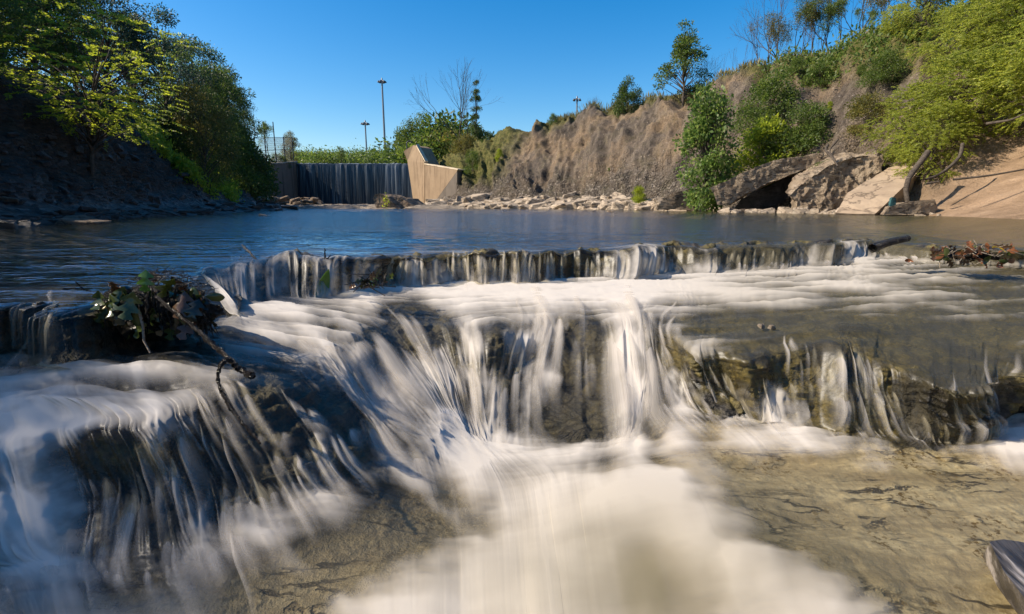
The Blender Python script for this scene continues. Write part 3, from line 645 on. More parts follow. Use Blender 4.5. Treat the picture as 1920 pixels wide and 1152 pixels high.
mossa = np.clip(moss*(1.2*sst(1.9, 2.7, TT)*(1-sst(3.1, 3.5, TT))*sst(450, 900, px)+rightw*sst(3.9, 4.4, TT)*(1-sst(7.4, 8.1, TT))*1.1
        + gauss(px, py, 200, 860, 130, 40)*1.2 + .35*sst(300, 700, px)), 0, 1)*(1-low)
mossa = np.maximum(mossa, pool*.6)
cream = sst(7.95, 8.35, TT)*sst(1180, 1300, px+(py-800)*.2)
cream2 = sst(8.25, 8.9, TT)*(1-sst(1180, 1300, px+(py-800)*.2))
def bed_mat():
    t = NT('wet_riverbed'); v = t.coord(); cr = t.attr('cream'); c2 = t.attr('cream2'); ms = t.attr('moss')
    n = t.noise(v, 18, 6, .65); f = t.noise(v, 90, 4, .7)
    rock = t.ramp(n, [(.3, (.008, .007, .006)), (.5, (.024, .021, .017)), (.7, (.062, .053, .043))])
    mc = t.ramp(t.noise(v, 60, 4, .7), [(.3, (.035, .030, .008)), (.5, (.095, .075, .020)), (.72, (.20, .155, .042))])
    c = t.mix(ms, rock, mc)
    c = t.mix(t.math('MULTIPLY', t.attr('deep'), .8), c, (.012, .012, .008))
    # pale layered bedrock with cracks and algae spots
    wv = t.mapv(v, (1.0, 4.2, 1), (0, 0, R(14)))
    lay = t.noise(wv, 3.0, 7, .62, dist=.4)
    cc = t.ramp(lay, [(.28, (.24, .195, .13)), (.45, (.38, .32, .215)), (.58, (.48, .41, .285)), (.75, (.56, .49, .35))])
    cc = t.mix(t.ramp(t.noise(wv, 14, 5, .7), [(.42, g3(.5)), (.58, g3(0))]), cc, (.24, .19, .12))
    e = t.noise(wv, 2.2, 6, .6, dist=.6)
    crk = t.math('ABSOLUTE', t.math('SUBTRACT', e, .5))
    crm = t.math('MULTIPLY', t.ramp(crk, [(.005, g3(1)), (.022, g3(0))]), t.ramp(t.noise(v, 5, 3), [(.44, g3(0)), (.54, g3(1))]))
    cc = t.mix(crm, cc, (.05, .038, .022))
    sp = t.math('MULTIPLY', t.ramp(t.noise(v, 55, 4, .75), [(.535, g3(0)), (.575, g3(1))]), t.ramp(t.noise(v, 6, 4, .6), [(.48, g3(0)), (.60, g3(1))]))
    cc = t.mix(sp, cc, (.12, .075, .012))
    c = t.mix(cr, c, cc)
    c = t.mix(c2, c, t.mix(.55, cc, (.08, .065, .05)))
    h = t.math('ADD', n, t.math('ADD', t.math('MULTIPLY', f, .5), t.math('MULTIPLY', lay, 1.0)))
    h = t.math('SUBTRACT', h, t.math('MULTIPLY', crm, .8))
    return t.out(t.principled(c, t.mix(f, g3(.38), g3(.7)), t.bump(t.mix(cr, h, t.math('MULTIPLY', h, .35)), .8, .018), .5))
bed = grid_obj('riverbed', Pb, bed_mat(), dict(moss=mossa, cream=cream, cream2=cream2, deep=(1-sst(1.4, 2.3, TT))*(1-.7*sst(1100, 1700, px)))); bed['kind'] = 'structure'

# ================================================================== DAM AND ITS WALLS
def conc_mat(name, c1, c2, stain=(.10, .07, .045), sc=1.0):
    t = NT(name); v = t.coord('Generated'); o = t.coord()
    n = t.noise(o, 1.3*sc, 6, .6); st = t.noise(t.mapv(o, (1.6, 1.6, .16)), 1.2*sc, 6, .7)
    c = t.mix(n, c1, c2)
    c = t.mix(t.ramp(st, [(.50, g3(0)), (.68, g3(.85))]), c, stain)
    return t.out(t.principled(c, .9, t.bump(t.math('ADD', n, t.noise(o, 14, 4)), .4, .03), .2))
CONC = conc_mat('concrete_tan', (.20, .142, .09), (.32, .235, .15), (.12, .08, .05)); CONCD = conc_mat('concrete_shade', (.10, .085, .07), (.16, .135, .11), (.05, .04, .035))  # the second concrete is darkened to carry shade in its colour
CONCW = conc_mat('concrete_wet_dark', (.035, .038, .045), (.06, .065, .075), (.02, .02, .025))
def prism(front, back, n_sub=0, rough=0, seed=0, freq=2.0):
    """front/back loops of points -> closed prism V,F via bmesh"""
    bm = bmesh.new(); a = [bm.verts.new(p) for p in front]; b = [bm.verts.new(p) for p in back]; n = len(a)
    bm.faces.new(a); bm.faces.new(b[::-1])
    for i in range(n): bm.faces.new((a[i], b[i], b[(i+1) % n], a[(i+1) % n]))
    bmesh.ops.recalc_face_normals(bm, faces=bm.faces)
    if n_sub:
        bmesh.ops.triangulate(bm, faces=bm.faces)
        for _ in range(n_sub):
            L = [e.calc_length() for e in bm.edges]; m = np.mean(L)
            bmesh.ops.subdivide_edges(bm, edges=[e for e in bm.edges if e.calc_length() > m*.55], cuts=1, use_grid_fill=True)
            bmesh.ops.triangulate(bm, faces=bm.faces)
        bm.normal_update()
        co = np.array([v.co for v in bm.verts]); no = np.array([v.normal for v in bm.verts])
        d = (fbm3(co*freq+seed, 5, seed)-.5)*rough*2+(ridg(fbm3(co*freq*2.7, 3, seed+9))-.7)*rough*.5
        co = co+no*d[:, None]
        for v, c in zip(bm.verts, co): v.co = c
    return bm
def bm_obj(name, bm, m, parent=None, smooth=False):
    me = bpy.data.meshes.new(name); bm.to_mesh(me); bm.free(); me.materials.append(m)
    if smooth: me.polygons.foreach_set('use_smooth', np.ones(len(me.polygons), bool))
    return link(bpy.data.objects.new(name, me), parent)
def box(x0, x1, y0, y1, z0, z1):
    return prism([(x0, y0, z0), (x1, y0, z0), (x1, y0, z1), (x0, y0, z1)], [(x0, y1, z0), (x1, y1, z0), (x1, y1, z1), (x0, y1, z1)])
DY = 57.0
xl, xr = at(559, 340, DY).x, at(772, 340, DY).x
dz = at(600, 307, DY).z
dam = empty('dam', (0, 0, 0)); tag(dam, 'tall straight concrete dam wall with dark water sheeting down its face', 'dam')
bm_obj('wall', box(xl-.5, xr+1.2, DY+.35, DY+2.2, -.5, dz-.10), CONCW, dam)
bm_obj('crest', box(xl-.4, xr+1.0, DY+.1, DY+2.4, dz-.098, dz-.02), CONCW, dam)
# falling sheet
nx, nz = 420, 60
u = np.linspace(0, 1, nx); w = np.linspace(0, 1, nz)
Uu, Ww = np.meshgrid(u, w)
xx = xl+(xr-xl+.9)*Uu; s1 = fbm(xx*3.2, Ww*.7, 4, 130); s2 = fbm(xx*1.0, Ww*.4, 3, 133)
zz = dz+.02-(dz+.1)*Ww**1.3+ (1-sst(0, .05, Ww))*(fbm(xx*4, Ww*0, 3, 139)-.5)*.18
yy = DY+.05-.35*np.sqrt(Ww)-(s1-.5)*.25*sst(0, .2, Ww)
t = NT('dam_water_sheet'); f = t.attr('foam')
pb = t.principled(t.mix(f, (.018, .026, .036), (.40, .46, .52)), .28, None, .5)
DAMW = t.out(pb)
fo = np.clip((s1*.7+s2*.5-.64)*1.0, 0, .28)*(.4+.6*(1-Ww))+(1-sst(.0, .03, Ww))*.9*sst(.35, .6, fbm(xx*5, xx*0, 2, 5))
o = grid_obj('waterfall', np.stack([xx, yy, zz], -1), DAMW, dict(foam=np.clip(fo, 0, 1))); o['kind'] = 'structure'
xs, ys = np.meshgrid(np.linspace(xl-.2, xr+.8, 40), np.linspace(DY+.06, 150, 60))
o = grid_obj('upstream_water', np.stack([xs, ys, dz+.0+(fbm(xs, ys, 2, 3)-.5)*.04], -1), DAMW, dict(foam=xs*0)); o['kind'] = 'structure'

# pier at the right end of the dam, leaning cap on top
pier = empty('concrete_pier', (0, 0, 0)); tag(pier, 'tan sunlit concrete pier at the right end of the dam with a sloping top', 'pier')
def pp(px, py, D): return at(px, py, D)
fr = [pp(764, 302, 56.9), pp(757, 284, 56.9), pp(775, 272, 56.2), pp(781, 275, 55.8), pp(796, 306, 54.2), pp(796, 384, 54.2), pp(776, 386, 56.4)]
bm_obj('shaft', prism(fr, [p+Vector((1.2, 2.2, 0)) for p in fr], 2, .03, 3), CONC, pier)
c0 = [pp(780, 274, 55.6), pp(797, 305, 54.0), pp(803, 305, 54.6), pp(785, 273, 56.4)]
bm_obj('coping', prism(c0, [p+Vector((0, 0, .16)) for p in c0]), conc_mat('concrete_light', (.52, .42, .29), (.62, .52, .38)), pier)
wing = empty('wing_wall', (0, 0, 0)); tag(wing, 'low concrete wing wall running from the pier into the right bank', 'wall')
fw = [pp(797, 309, 54.1), pp(857, 319, 50.2), pp(857, 321, 50.2), pp(818, 375, 52.8), pp(797, 392, 54.1)]
bm_obj('upper_panel', prism(fw, [p+Vector((.5, .7, 0)) for p in fw], 1, .02, 5), CONC, wing)
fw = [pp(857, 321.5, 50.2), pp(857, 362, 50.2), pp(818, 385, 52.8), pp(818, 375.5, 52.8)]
bm_obj('shadow_lower_panel', prism(fw, [p+Vector((.5, .7, 0)) for p in fw]), CONCD, wing)  # the wall's diagonal shadow, put into this panel's darker colour
cp = [pp(796, 306.5, 54.05), pp(858, 317, 50.1), pp(858, 319, 50.1), pp(796, 308.7, 54.05)]
bm_obj('coping', prism(cp, [p+Vector((.6, .85, 0)) for p in cp]), bpy.data.materials['concrete_light'], wing)
# hooked pipe on the pier
p0 = pp(763, 280, 57.2)
pts = [p0, p0+Vector((0, 0, .55))]+[p0+Vector((.28-.28*math.cos(a), 0, .55+.28*math.sin(a))) for a in np.linspace(.3, 2.9, 8)]
V, F = tubes(path_segs([tuple(p) for p in pts], .07, .07), 8)
tag(mesh_obj('hooked_pipe', V, F, plain('dark_steel', (.03, .035, .045), .5, .3)), 'dark hooked steel pipe standing on top of the concrete pier', 'pipe')
# left abutment wall with fence
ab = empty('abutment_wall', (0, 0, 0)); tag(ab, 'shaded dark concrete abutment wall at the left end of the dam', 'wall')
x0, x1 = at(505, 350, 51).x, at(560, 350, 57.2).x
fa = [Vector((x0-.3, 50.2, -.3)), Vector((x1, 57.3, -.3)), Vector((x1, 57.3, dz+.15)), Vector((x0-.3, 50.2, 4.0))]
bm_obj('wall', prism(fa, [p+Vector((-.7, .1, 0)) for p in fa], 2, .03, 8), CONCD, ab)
cpa = [fa[3]+Vector((.06, -.02, .003)), fa[2]+Vector((.06, -.02, .003)), fa[2]+Vector((.06, -.02, .14)), fa[3]+Vector((.06, -.02, .14))]
bm_obj('coping', prism(cpa, [p+Vector((-.85, .1, 0)) for p in cpa]), conc_mat('concrete_grey', (.25, .22, .18), (.35, .31, .25)), ab)
fence = empty('chain_link_fence', (0, 0, 0)); tag(fence, 'tall chain link fence with dark posts on the left abutment wall', 'fence')
DST = bpy.data.materials['dark_steel']
f0 = fa[3]+Vector((-.35, 0, .14)); f1 = fa[2]+Vector((-.35, 0, .14))
for k in range(5):
    q = f0.lerp(f1, k/4); V, F = tubes([(q, q+Vector((0, 0, 2.5 if k not in (1, 2) else 3.9)), .06, .05)], 7)
    mesh_obj('post', V, F, DST, fence)
sg = []
for k in range(46):
    a = k/46
    for s_ in (1, -1):
        b_ = a+s_*.12
        if 0 <= b_ <= 1: sg.append((f0.lerp(f1, a), f0.lerp(f1, b_)+Vector((0, 0, 2.4)), .012, .012))
for z_ in (.05, 1.2, 2.42): sg.append((f0+Vector((0, 0, z_)), f1+Vector((0, 0, z_)), .025, .025))
V, F = tubes(sg, 3); mesh_obj('mesh_panel', V, F, DST, fence)

# gravel bar below the dam
xs, ys = np.meshgrid(np.linspace(-26, -4, 160), np.linspace(40, 57.6, 120))
zz = .30-.50*(1-sst(42.5, 45.5, ys+1.6*fbm(xs*.5, xs*0, 3, 7)))+(fbm(xs*1.3, ys*1.3, 4, 9)-.5)*.35
zz += .8*(1-sst(-24, -19, xs))*sst(46, 50, ys)
SANDY = rock_mat('gravel_sand', (.22, .18, .14), (.36, .30, .23), (.48, .41, .32), 2.2, .8, .06)
o = grid_obj('gravel_bar', np.stack([xs, ys, zz], -1), SANDY); o['kind'] = 'structure'

# ================================================================== LIGHT MASTS AND TOWER
POLE = plain('galvanised_steel', (.16, .18, .21), .45, .4); LAMP = plain('lamp_housing', (.05, .06, .08), .5)
def mast(px, pt, D, label, lw=1.0):
    ls = .62
    top = at(px, pt, D); z0 = 4
    r = empty('high_mast_light', (top.x, D, z0)); H = top.z-z0
    tag(r, label, 'light mast', 'high mast lights beyond the dam')
    V, F = tubes([((0, 0, 0), (0, 0, H), .0045*D*lw*.55, .0026*D*lw*.55)], 10); mesh_obj('pole', V, F, POLE, r)
    k = D/150
    sg = [((0, 0, H), (0, 0, H+.5*k), .25*k, .12*k)]
    for a in np.arange(6)*math.pi/3+.3: sg.append(((0, 0, H-.1*k), (1.25*ls*k*math.cos(a), 1.25*ls*k*math.sin(a), H-.35*k), .10*k, .10*k))
    V, F = tubes(sg, 6); mesh_obj('ring', V, F, POLE, r)
    for a in np.arange(6)*math.pi/3+.3:
        k2_ = k*ls; c = Vector((1.5*k2_*math.cos(a), 1.5*k2_*math.sin(a), H-.45*k))
        k3_ = k*.72; V, F = tubes([(c+Vector((0, 0, .28*k3_)), c-Vector((0, 0, .3*k3_)), .18*k3_, .52*k3_), (c-Vector((0, 0, .3*k3_)), c-Vector((0, 0, .42*k3_)), .52*k3_, .3*k3_)], 9)
        mesh_obj('lamp', V, F, LAMP, r)
mast(716, 150, 150, 'tallest high mast light rising behind the dam crest')
mast(684.5, 229, 220, 'shorter high mast light left of the tallest mast behind the dam', .8)
mast(1082, 184, 170, 'high mast light whose head shows just above the right hillside crest', .9)
tw = at(750, 258, 300); r = empty('cell_tower', (tw.x, 300, 4)); tag(r, 'distant cell tower with two tiers of antennas behind the dam', 'tower')
H = tw.z-4; V, F = tubes([((0, 0, 0), (0, 0, H), .7, .45)], 8); mesh_obj('pole', V, F, POLE, r)
for hz, rr in ((-.5, 2.0), (-4.2, 3.0), (-12.5, 3.0)):
    for a in np.arange(6)*math.pi/3:
        c = Vector((rr*math.cos(a), rr*math.sin(a), H+hz))
        V, F = tubes([(c+Vector((0, 0, 1.3)), c-Vector((0, 0, 1.3)), .5, .5), (Vector((0, 0, c.z)), c, .15, .15)], 6); mesh_obj('antenna', V, F, LAMP, r)

# ================================================================== TREES
def leaves(C, size, n_dir=None, droop=.2, aspect=.45, seed=0, clump=None, along=None):
    """C [n,3] leaf bases"""
    g = np.random.default_rng(seed); n = len(C)
    d = g.normal(size=(n, 3))
    if n_dir is not None: d = d*.7+n_dir*1.1
    d[:, 2] -= droop
    d /= np.linalg.norm(d, axis=1, keepdims=True)
    r = g.normal(size=(n, 3)); r[:, 2] *= .5
    s = np.cross(d, r); s /= np.linalg.norm(s, axis=1, keepdims=True)+1e-9
    nn = np.cross(s, d); L = (size*g.uniform(.6, 1.35, n))[:, None]
    V = np.stack([C, C+d*L*.5+s*L*aspect*.5+nn*L*.08, C+d*L, C+d*L*.5-s*L*aspect*.5+nn*L*.08], 1)
    rnd = np.repeat(g.uniform(0, 1, n)**1.3, 4)
    cl = np.repeat(clump if clump is not None else np.zeros(n), 4)
    return V.reshape(-1, 3), np.arange(4*n).reshape(n, 4), rnd, cl
def bez(a, b, c, n): 
    t = np.linspace(0, 1, n)[:, None]; return (1-t)**2*np.array(a)+2*t*(1-t)*np.array(b)+t*t*np.array(c)
def make_tree(name, H=8, Wd=5, ncl=45, nleaf=12000, leaf=.14, mat_=None, seed=1, low=.25, flat=.6, env='oval', asp=.45, droop=.25,
              bark=BARK, lean=(0, 0), tr=.11, clr=.19, spread=1.0, open_=0.0, spray=False):
    g = np.random.default_rng(seed); root = empty(name)
    # trunk
    P_ = [np.array([0, 0, -.6])]
    for k in range(1, 8):
        f = k/7; P_.append(np.array([lean[0]*f*H+g.normal()*.03*H*f, lean[1]*f*H+g.normal()*.03*H*f, H*.86*f]))
    segs = path_segs(P_, tr*H/8*1.2, .02*H/8)
    cen = []; tries = 0
    while len(cen) < ncl and tries < 20000:
        tries += 1
        z = g.uniform(low, 1); a = g.uniform(0, 2*math.pi); zz_ = (z-low)/(1-low)
        if env == 'oval': rad = math.sqrt(max(0, 1-(2*zz_-.85)**2/1.35))
        elif env == 'cone': rad = (1-zz_)**.8*1.0+.06
        elif env == 'col': rad = .72+.22*math.sin(zz_*7+seed) if zz_ < .85 else .4
        elif env == 'bush': rad = math.sqrt(max(0, 1-zz_**2))
        elif env == 'umbrella': rad = .35+.65*math.sin(min(1, zz_*1.25)*math.pi*.5) if zz_ < .8 else math.sqrt(max(0, 1-((zz_-.8)/.22)**2))
        q = rad*(g.uniform(.25, 1)**.5)*Wd/2*g.uniform(.8, 1.12)
        c = np.array([q*math.cos(a)*spread+lean[0]*z*H, q*math.sin(a)+lean[1]*z*H, z*H])
        if all(np.linalg.norm((c-e)*[1, 1, 1.5]) > clr*Wd*.42 for e in cen) or tries > 8000: cen.append(c)
    cen = np.array(cen)
    LC, LD, CLV = [], [], []
    per = nleaf//len(cen)
    for i, c in enumerate(cen):
        f = np.clip((c[2]/H-.12)*.85, .05, .9); k = f*7; j = min(int(k), 6); b = P_[j]*(1-(k-j))+P_[j+1]*(k-j)
        b = b if b[2] > 0 else P_[1]
        mid = (b+c)/2+np.array([0, 0, .06*H])+g.normal(size=3)*.04*Wd
        pts = bez(b, mid, c, 5); segs += path_segs(list(pts), .022*H/8*(1.6-f)*2, .008*H/8)
        R_ = clr*Wd*g.uniform(.75, 1.3)
        out = c-np.array([lean[0]*c[2], lean[1]*c[2], H*.45]); out /= np.linalg.norm(out)+1e-9
        for _ in range(5):
            e = c+g.normal(size=3)*R_*.55*[1, 1, flat]; segs.append((c, e, .007*H/8, .003*H/8))
        m = int(per*g.uniform(.6, 1.4)*(1-open_*g.uniform()))
        if spray:
            # feathery sprays: short drooping twigs carrying rows of leaflets
            ns = max(3, m//24); a0 = g.normal(size=(ns, 3))*R_*.45*np.array([1, 1, flat])
            dd = a0/(np.linalg.norm(a0, axis=1, keepdims=True)+1e-9)*.8+out*.7+g.normal(size=(ns, 3))*.3; dd[:, 2] = dd[:, 2]*.5-.15
            dd /= np.linalg.norm(dd, axis=1, keepdims=True)
            tt_ = np.linspace(.1, 1, 12)
            for sgn in (1, -1):
                L_ = leaf*4.2
                pt = c+a0[:, None]+dd[:, None]*tt_[None, :, None]*L_+np.array([0, 0, -.18*L_])*tt_[None, :, None]**2
                sd_ = np.cross(dd, [0, 0, 1.]); sd_ /= np.linalg.norm(sd_, axis=1, keepdims=True)+1e-9
                LC.append(pt.reshape(-1, 3)); LD.append(np.repeat(sd_*sgn+dd*.3, 12, 0)*2.2); CLV.append(np.full(ns*12, g.uniform()))
        else:
            q = g.normal(size=(m, 3)); q /= np.linalg.norm(q, axis=1, keepdims=True); q *= (g.uniform(0, 1, (m, 1))**.45)*R_*np.array([1, 1, flat])
            LC.append(c+q); LD.append(q/R_*.9+out*.4); CLV.append(np.full(m, g.uniform()))
    V, F = tubes(segs, 5); mesh_obj('trunk', V, F, bark, root)
    C = np.concatenate(LC); V, F, rnd, cl = leaves(C, leaf, np.concatenate(LD), droop, asp, seed, np.concatenate(CLV))
    mesh_obj('crown', V, F, mat_, root, dict(rnd=rnd, clump=cl)); root['H'] = H
    return root
def bare_tree(name, H=6, seed=1, depth=6, ang=.5, r0=.06, nleaf=0, leaf=.15, mat_=None, up=.25, bark=BARK, stems=1, ln=.27):
    g = np.random.default_rng(seed); root = empty(name); segs = []; tips = []
    def grow(p, d, L, r, k):
        q = p+d*L*.5+g.normal(size=3)*L*.04; e = p+d*L; segs.append((p, q, r, r*.85)); segs.append((q, e, r*.85, r*.68))
        if k == 0: tips.append(e); return
        nb = 2 if g.uniform() < .55 else 3
        for i in range(nb):
            dd = d+g.normal(size=3)*ang*(.35 if i == 0 else 1)+np.array([0, 0, up]); dd /= np.linalg.norm(dd)
            grow(e, dd, L*g.uniform(.68, .95), r*(.68 if i == 0 else .5), k-1)
        if k < 4: tips.append(e)
    for s_ in range(stems):
        d0 = np.array([0, 0, 1.])+g.normal(size=3)*(.12 if stems == 1 else .35); d0[2] = abs(d0[2])+.3; d0 /= np.linalg.norm(d0)
        grow(np.array([0, 0, -.3]), d0, H*ln, r0*H/6, depth)
    V, F = tubes(segs, 5); mesh_obj('trunk', V, F, bark, root)
    if nleaf:
        T = np.array(tips); C = T[g.integers(0, len(T), nleaf)]+g.normal(size=(nleaf, 3))*leaf*1.3
        V, F, rnd, cl = leaves(C, leaf, None, .2, .5, seed, g.uniform(0, 1, nleaf)); mesh_obj('crown', V, F, mat_, root, dict(rnd=rnd, clump=cl))
    root['H'] = H; return root
GONE = []
def height_of(r): return r['H']
PROTO = {}
def proto(key, fn, *a, **k):
    PROTO[key] = fn(*a, **k); GONE.append(PROTO[key]); PROTO[key].location = (0, -500, -50); return PROTO[key]
used = set()
def plant(key, px, ptop, D, label, cat='tree', group=None, w=1.0, rz=None, pbase=None, name=None, dy=1.0):
    p = PROTO[key]; x = at(px, 300, D).x
    z = drop(x, D) if pbase is None else at(px, pbase, D).z
    H = at(px, ptop, D).z-z; s = max(H, .2)/(p['H']*.98)
    rz = random.uniform(0, 6.28) if rz is None else rz
    if key in used: r = dup(p, (x, D, z-.05), rz, (s*w, s*w*dy, s))
    else:
        r = p; used.add(key); r.location = (x, D, z-.05); r.rotation_euler = (0, 0, rz); r.scale = (s*w, s*w*dy, s)
    for k in ('label', 'category', 'group'):
        if k in r: del r[k]
    return tag(r, label, cat, group)

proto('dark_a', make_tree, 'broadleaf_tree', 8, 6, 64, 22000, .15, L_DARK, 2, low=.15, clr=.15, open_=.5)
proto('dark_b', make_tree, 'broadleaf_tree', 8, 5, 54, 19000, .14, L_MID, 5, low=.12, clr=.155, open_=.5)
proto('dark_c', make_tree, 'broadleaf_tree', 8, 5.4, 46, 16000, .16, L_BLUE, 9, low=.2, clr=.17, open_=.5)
proto('yel', make_tree, 'locust_tree', 3, 3.4, 44, 15000, .050, L_YEL, 12, low=.32, flat=.35, spray=True, lean=(.12, 0), tr=.10, clr=.16, env='umbrella')
proto('loc_a', make_tree, 'locust_tree', 6, 6.5, 90, 60000, .125, L_LOC, 15, low=.12, flat=.4, open_=.6, spray=True, lean=(-.15, -.1), clr=.15)
proto('loc_b', make_tree, 'locust_tree', 6, 7, 90, 60000, .125, L_LOC, 18, low=.05, flat=.4, open_=.6, spray=True, lean=(-.08, -.1), clr=.15)
proto('aut', make_tree, 'broadleaf_tree', 7, 5, 44, 13000, .15, L_AUT, 21, low=.15, clr=.18)
proto('poplar', make_tree, 'poplar_sapling', 6, 3.2, 84, 9500, .17, L_GLOSS, 24, low=.04, clr=.17, env='col', asp=.72, flat=.9, open_=.3)
proto('bush_m', make_tree, 'shrub', 2.2, 3, 26, 8000, .12, L_MID, 27, low=.02, env='bush', clr=.2)
proto('bush_y', make_tree, 'shrub', 2.2, 2.2, 22, 6000, .12, L_YEL, 30, low=.02, env='cone', clr=.2)
proto('bush_a', make_tree, 'shrub', 2.2, 3.0, 26, 8000, .11, L_AUT, 33, low=.02, env='bush', clr=.2)
proto('bush_d', make_tree, 'shrub', 2.2, 3.0, 26, 8000, .13, L_DARK, 36, low=.02, env='bush', clr=.2)
proto('pointed', make_tree, 'pointed_tree', 6, 4.2, 50, 7500, .17, L_MID, 39, low=.22, env='cone', clr=.14, flat=.45, open_=.4)
proto('vine', make_tree, 'vine_covered_tree', 8, 1.7, 34, 9000, .13, L_DARK, 42, low=.06, env='col', clr=.26, tr=.06)
proto('bare_a', bare_tree, 'bare_tree', 6, 51, 6, .42, .10)
proto('bare_b', bare_tree, 'bare_tree', 6, 54, 6, .5, .10)
proto('bare_bush', bare_tree, 'bare_shrub', 2.6, 57, 5, .6, .05, stems=5, ln=.24)
proto('half_a', bare_tree, 'sparse_tree', 7, 60, 6, .45, .11, 2600, .17, L_AUT)
proto('half_b', bare_tree, 'sparse_tree', 7, 63, 6, .42, .11, 3600, .17, L_MID)
proto('sapling', bare_tree, 'bare_sapling', 3, 66, 4, .28, .05, up=.5, ln=.3)
exec_trees = True
GL = 'trees crowding the left bank, with unseen ones added to shade the left cascade'
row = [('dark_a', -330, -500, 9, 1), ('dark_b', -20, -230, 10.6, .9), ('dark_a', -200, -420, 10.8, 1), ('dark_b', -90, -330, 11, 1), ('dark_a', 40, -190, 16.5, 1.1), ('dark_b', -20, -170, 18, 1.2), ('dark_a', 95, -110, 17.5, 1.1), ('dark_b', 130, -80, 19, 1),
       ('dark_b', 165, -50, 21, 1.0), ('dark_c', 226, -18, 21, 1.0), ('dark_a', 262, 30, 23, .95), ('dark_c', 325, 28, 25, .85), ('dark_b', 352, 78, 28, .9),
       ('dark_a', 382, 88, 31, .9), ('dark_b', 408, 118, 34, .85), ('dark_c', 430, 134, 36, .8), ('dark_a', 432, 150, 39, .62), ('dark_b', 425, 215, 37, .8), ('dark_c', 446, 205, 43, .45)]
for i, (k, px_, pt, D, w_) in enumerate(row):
    plant(k, px_, pt, D, 'unseen leafy tree added off-frame to shade the left cascade', group=GL, w=w_)
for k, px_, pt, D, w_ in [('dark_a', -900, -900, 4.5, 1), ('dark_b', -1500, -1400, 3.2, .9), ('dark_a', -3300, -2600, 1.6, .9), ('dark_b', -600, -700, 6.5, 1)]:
    plant(k, px_, pt, D, 'unseen leafy tree added off-frame to shade the left cascade', group=GL, w=w_)
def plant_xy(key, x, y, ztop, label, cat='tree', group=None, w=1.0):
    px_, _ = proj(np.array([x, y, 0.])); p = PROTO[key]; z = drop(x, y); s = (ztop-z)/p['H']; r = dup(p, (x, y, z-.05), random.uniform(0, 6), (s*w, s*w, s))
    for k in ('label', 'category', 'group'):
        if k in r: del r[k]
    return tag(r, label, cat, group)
for x_, y_, z_ in [(-9.6, .2, 6.0), (-9.2, 2.2, 5.7), (-10.4, -2.0, 6.4), (-9.8, 3.9, 6.6), (-10.2, 1.2, 6.3)]:  # out-of-view trees, added and sized to cast shade over the left cascade
    plant_xy('dark_a', x_, y_, z_, 'unseen leafy tree added off-frame to shade the left cascade', group=GL, w=1.25)
plant('aut', 385, 170, 23, 'tree with yellowing leaves in front of the dark left bank trees', w=.8)
plant('yel', 165, 42, 13.0, 'small feathery bright yellow green tree leaning out from the shaded left bank', w=1.15, rz=0.2)
GS = 'dark bushes hanging low on the left slope'
for px_, pt, D, k in [(428, 235, 35, 'bush_d'), (446, 262, 38, 'bush_d'), (446, 278, 42, 'bush_d'), (408, 240, 33, 'bush_m'), (385, 235, 30, 'bush_d'), (362, 225, 27, 'bush_m'), (30, 150, 12.6, 'bush_d'), (-40, 140, 11.5, 'bush_d'), (75, 165, 14.5, 'bush_d'), (112, 185, 17, 'bush_m'), (5, 120, 15, 'bush_d'), (240, 195, 19, 'bush_d'), (275, 205, 20.5, 'bush_m'), (305, 215, 22, 'bush_d'), (335, 220, 24, 'bush_d'), (200, 185, 18, 'bush_d')]:
    plant(k, px_, pt, D, 'dark leafy bush filling the foot of the left bank trees', 'bush', GS, w=.85)
plant('bush_y', 460, 322, 44, 'small pale green bush at the foot of the left bank near the abutment', 'bush', w=1.2)
plant('half_b', 508, 235, 50, 'thin bluish tree just left of the chain link fence', w=.8, pbase=312)
plant('aut', 546, 250, 58, 'small leafy tree with a dark trunk at the end of the chain link fence', w=.7, pbase=312)
plant('bush_m', 520, 290, 55, 'low green bush behind the chain link fence', 'bush', w=1.2, pbase=312)

# right side
plant('poplar', 1326, 172, 24.6, 'tall glossy green poplar sapling growing at the water edge before the bank', w=.92, pbase=396)
plant('pointed', 1274, 46, 39, 'pointed green tree standing alone on the right hill crest', w=1.0)
plant('bush_d', 1172, 152, 44, 'round dark green tree on the crest left of the pointed tree', w=.62)
plant('bare_bush', 1112, 176, 47, 'leafless grey bush on the crest beside the light mast', 'bush', w=1.0)
plant('bush_m', 1036, 214, 50, 'small green bush at the left end of the eroded crest', 'bush', w=.8)
plant('bare_bush', 1060, 205, 50, 'small twiggy bush on the crest between the mast and the green bush', 'bush', w=.7)
plant('bare_bush', 1312, 92, 39.5, 'bluish twiggy bush right of the pointed crest tree', 'bush', w=1)
GC = 'thin half bare trees along the right ridge'
for k, px_, pt, D in [('half_a', 1425, 45, 33), ('half_b', 1465, 20, 33), ('bare_a', 1440, -5, 34), ('half_a', 1500, 10, 32), ('bare_b', 1530, -20, 32), ('half_b', 1558, 0, 31.5), ('bare_a', 1590, -30, 31),
                      ('half_a', 1625, -20, 30), ('bare_b', 1480, 30, 35), ('half_b', 1600, 25, 30), ('bare_a', 1660, -60, 28), ('half_a', 1440, 60, 34.5), ('half_b', 1520, 20, 33.5), ('half_b', 1575, -30, 33), ('bare_b', 1405, 40, 35)]:
    plant(k, px_, pt, D, 'thin dark tree with sparse leaves on the right ridge against the sky', group=GC, w=.9)
for px_, pt, D in [(1345, 100, 37), (1362, 92, 37), (1378, 80, 36.5), (1392, 86, 36), (1408, 70, 36), (1370, 105, 37.5), (1330, 110, 37.5), (1450, 60, 35), (1515, 45, 33), (1545, 50, 33)]:
    plant('sapling', px_, pt, D, 'bare sapling on the ridge between the pointed tree and the thin trees', 'sapling', 'bare saplings on the ridge', w=.9)
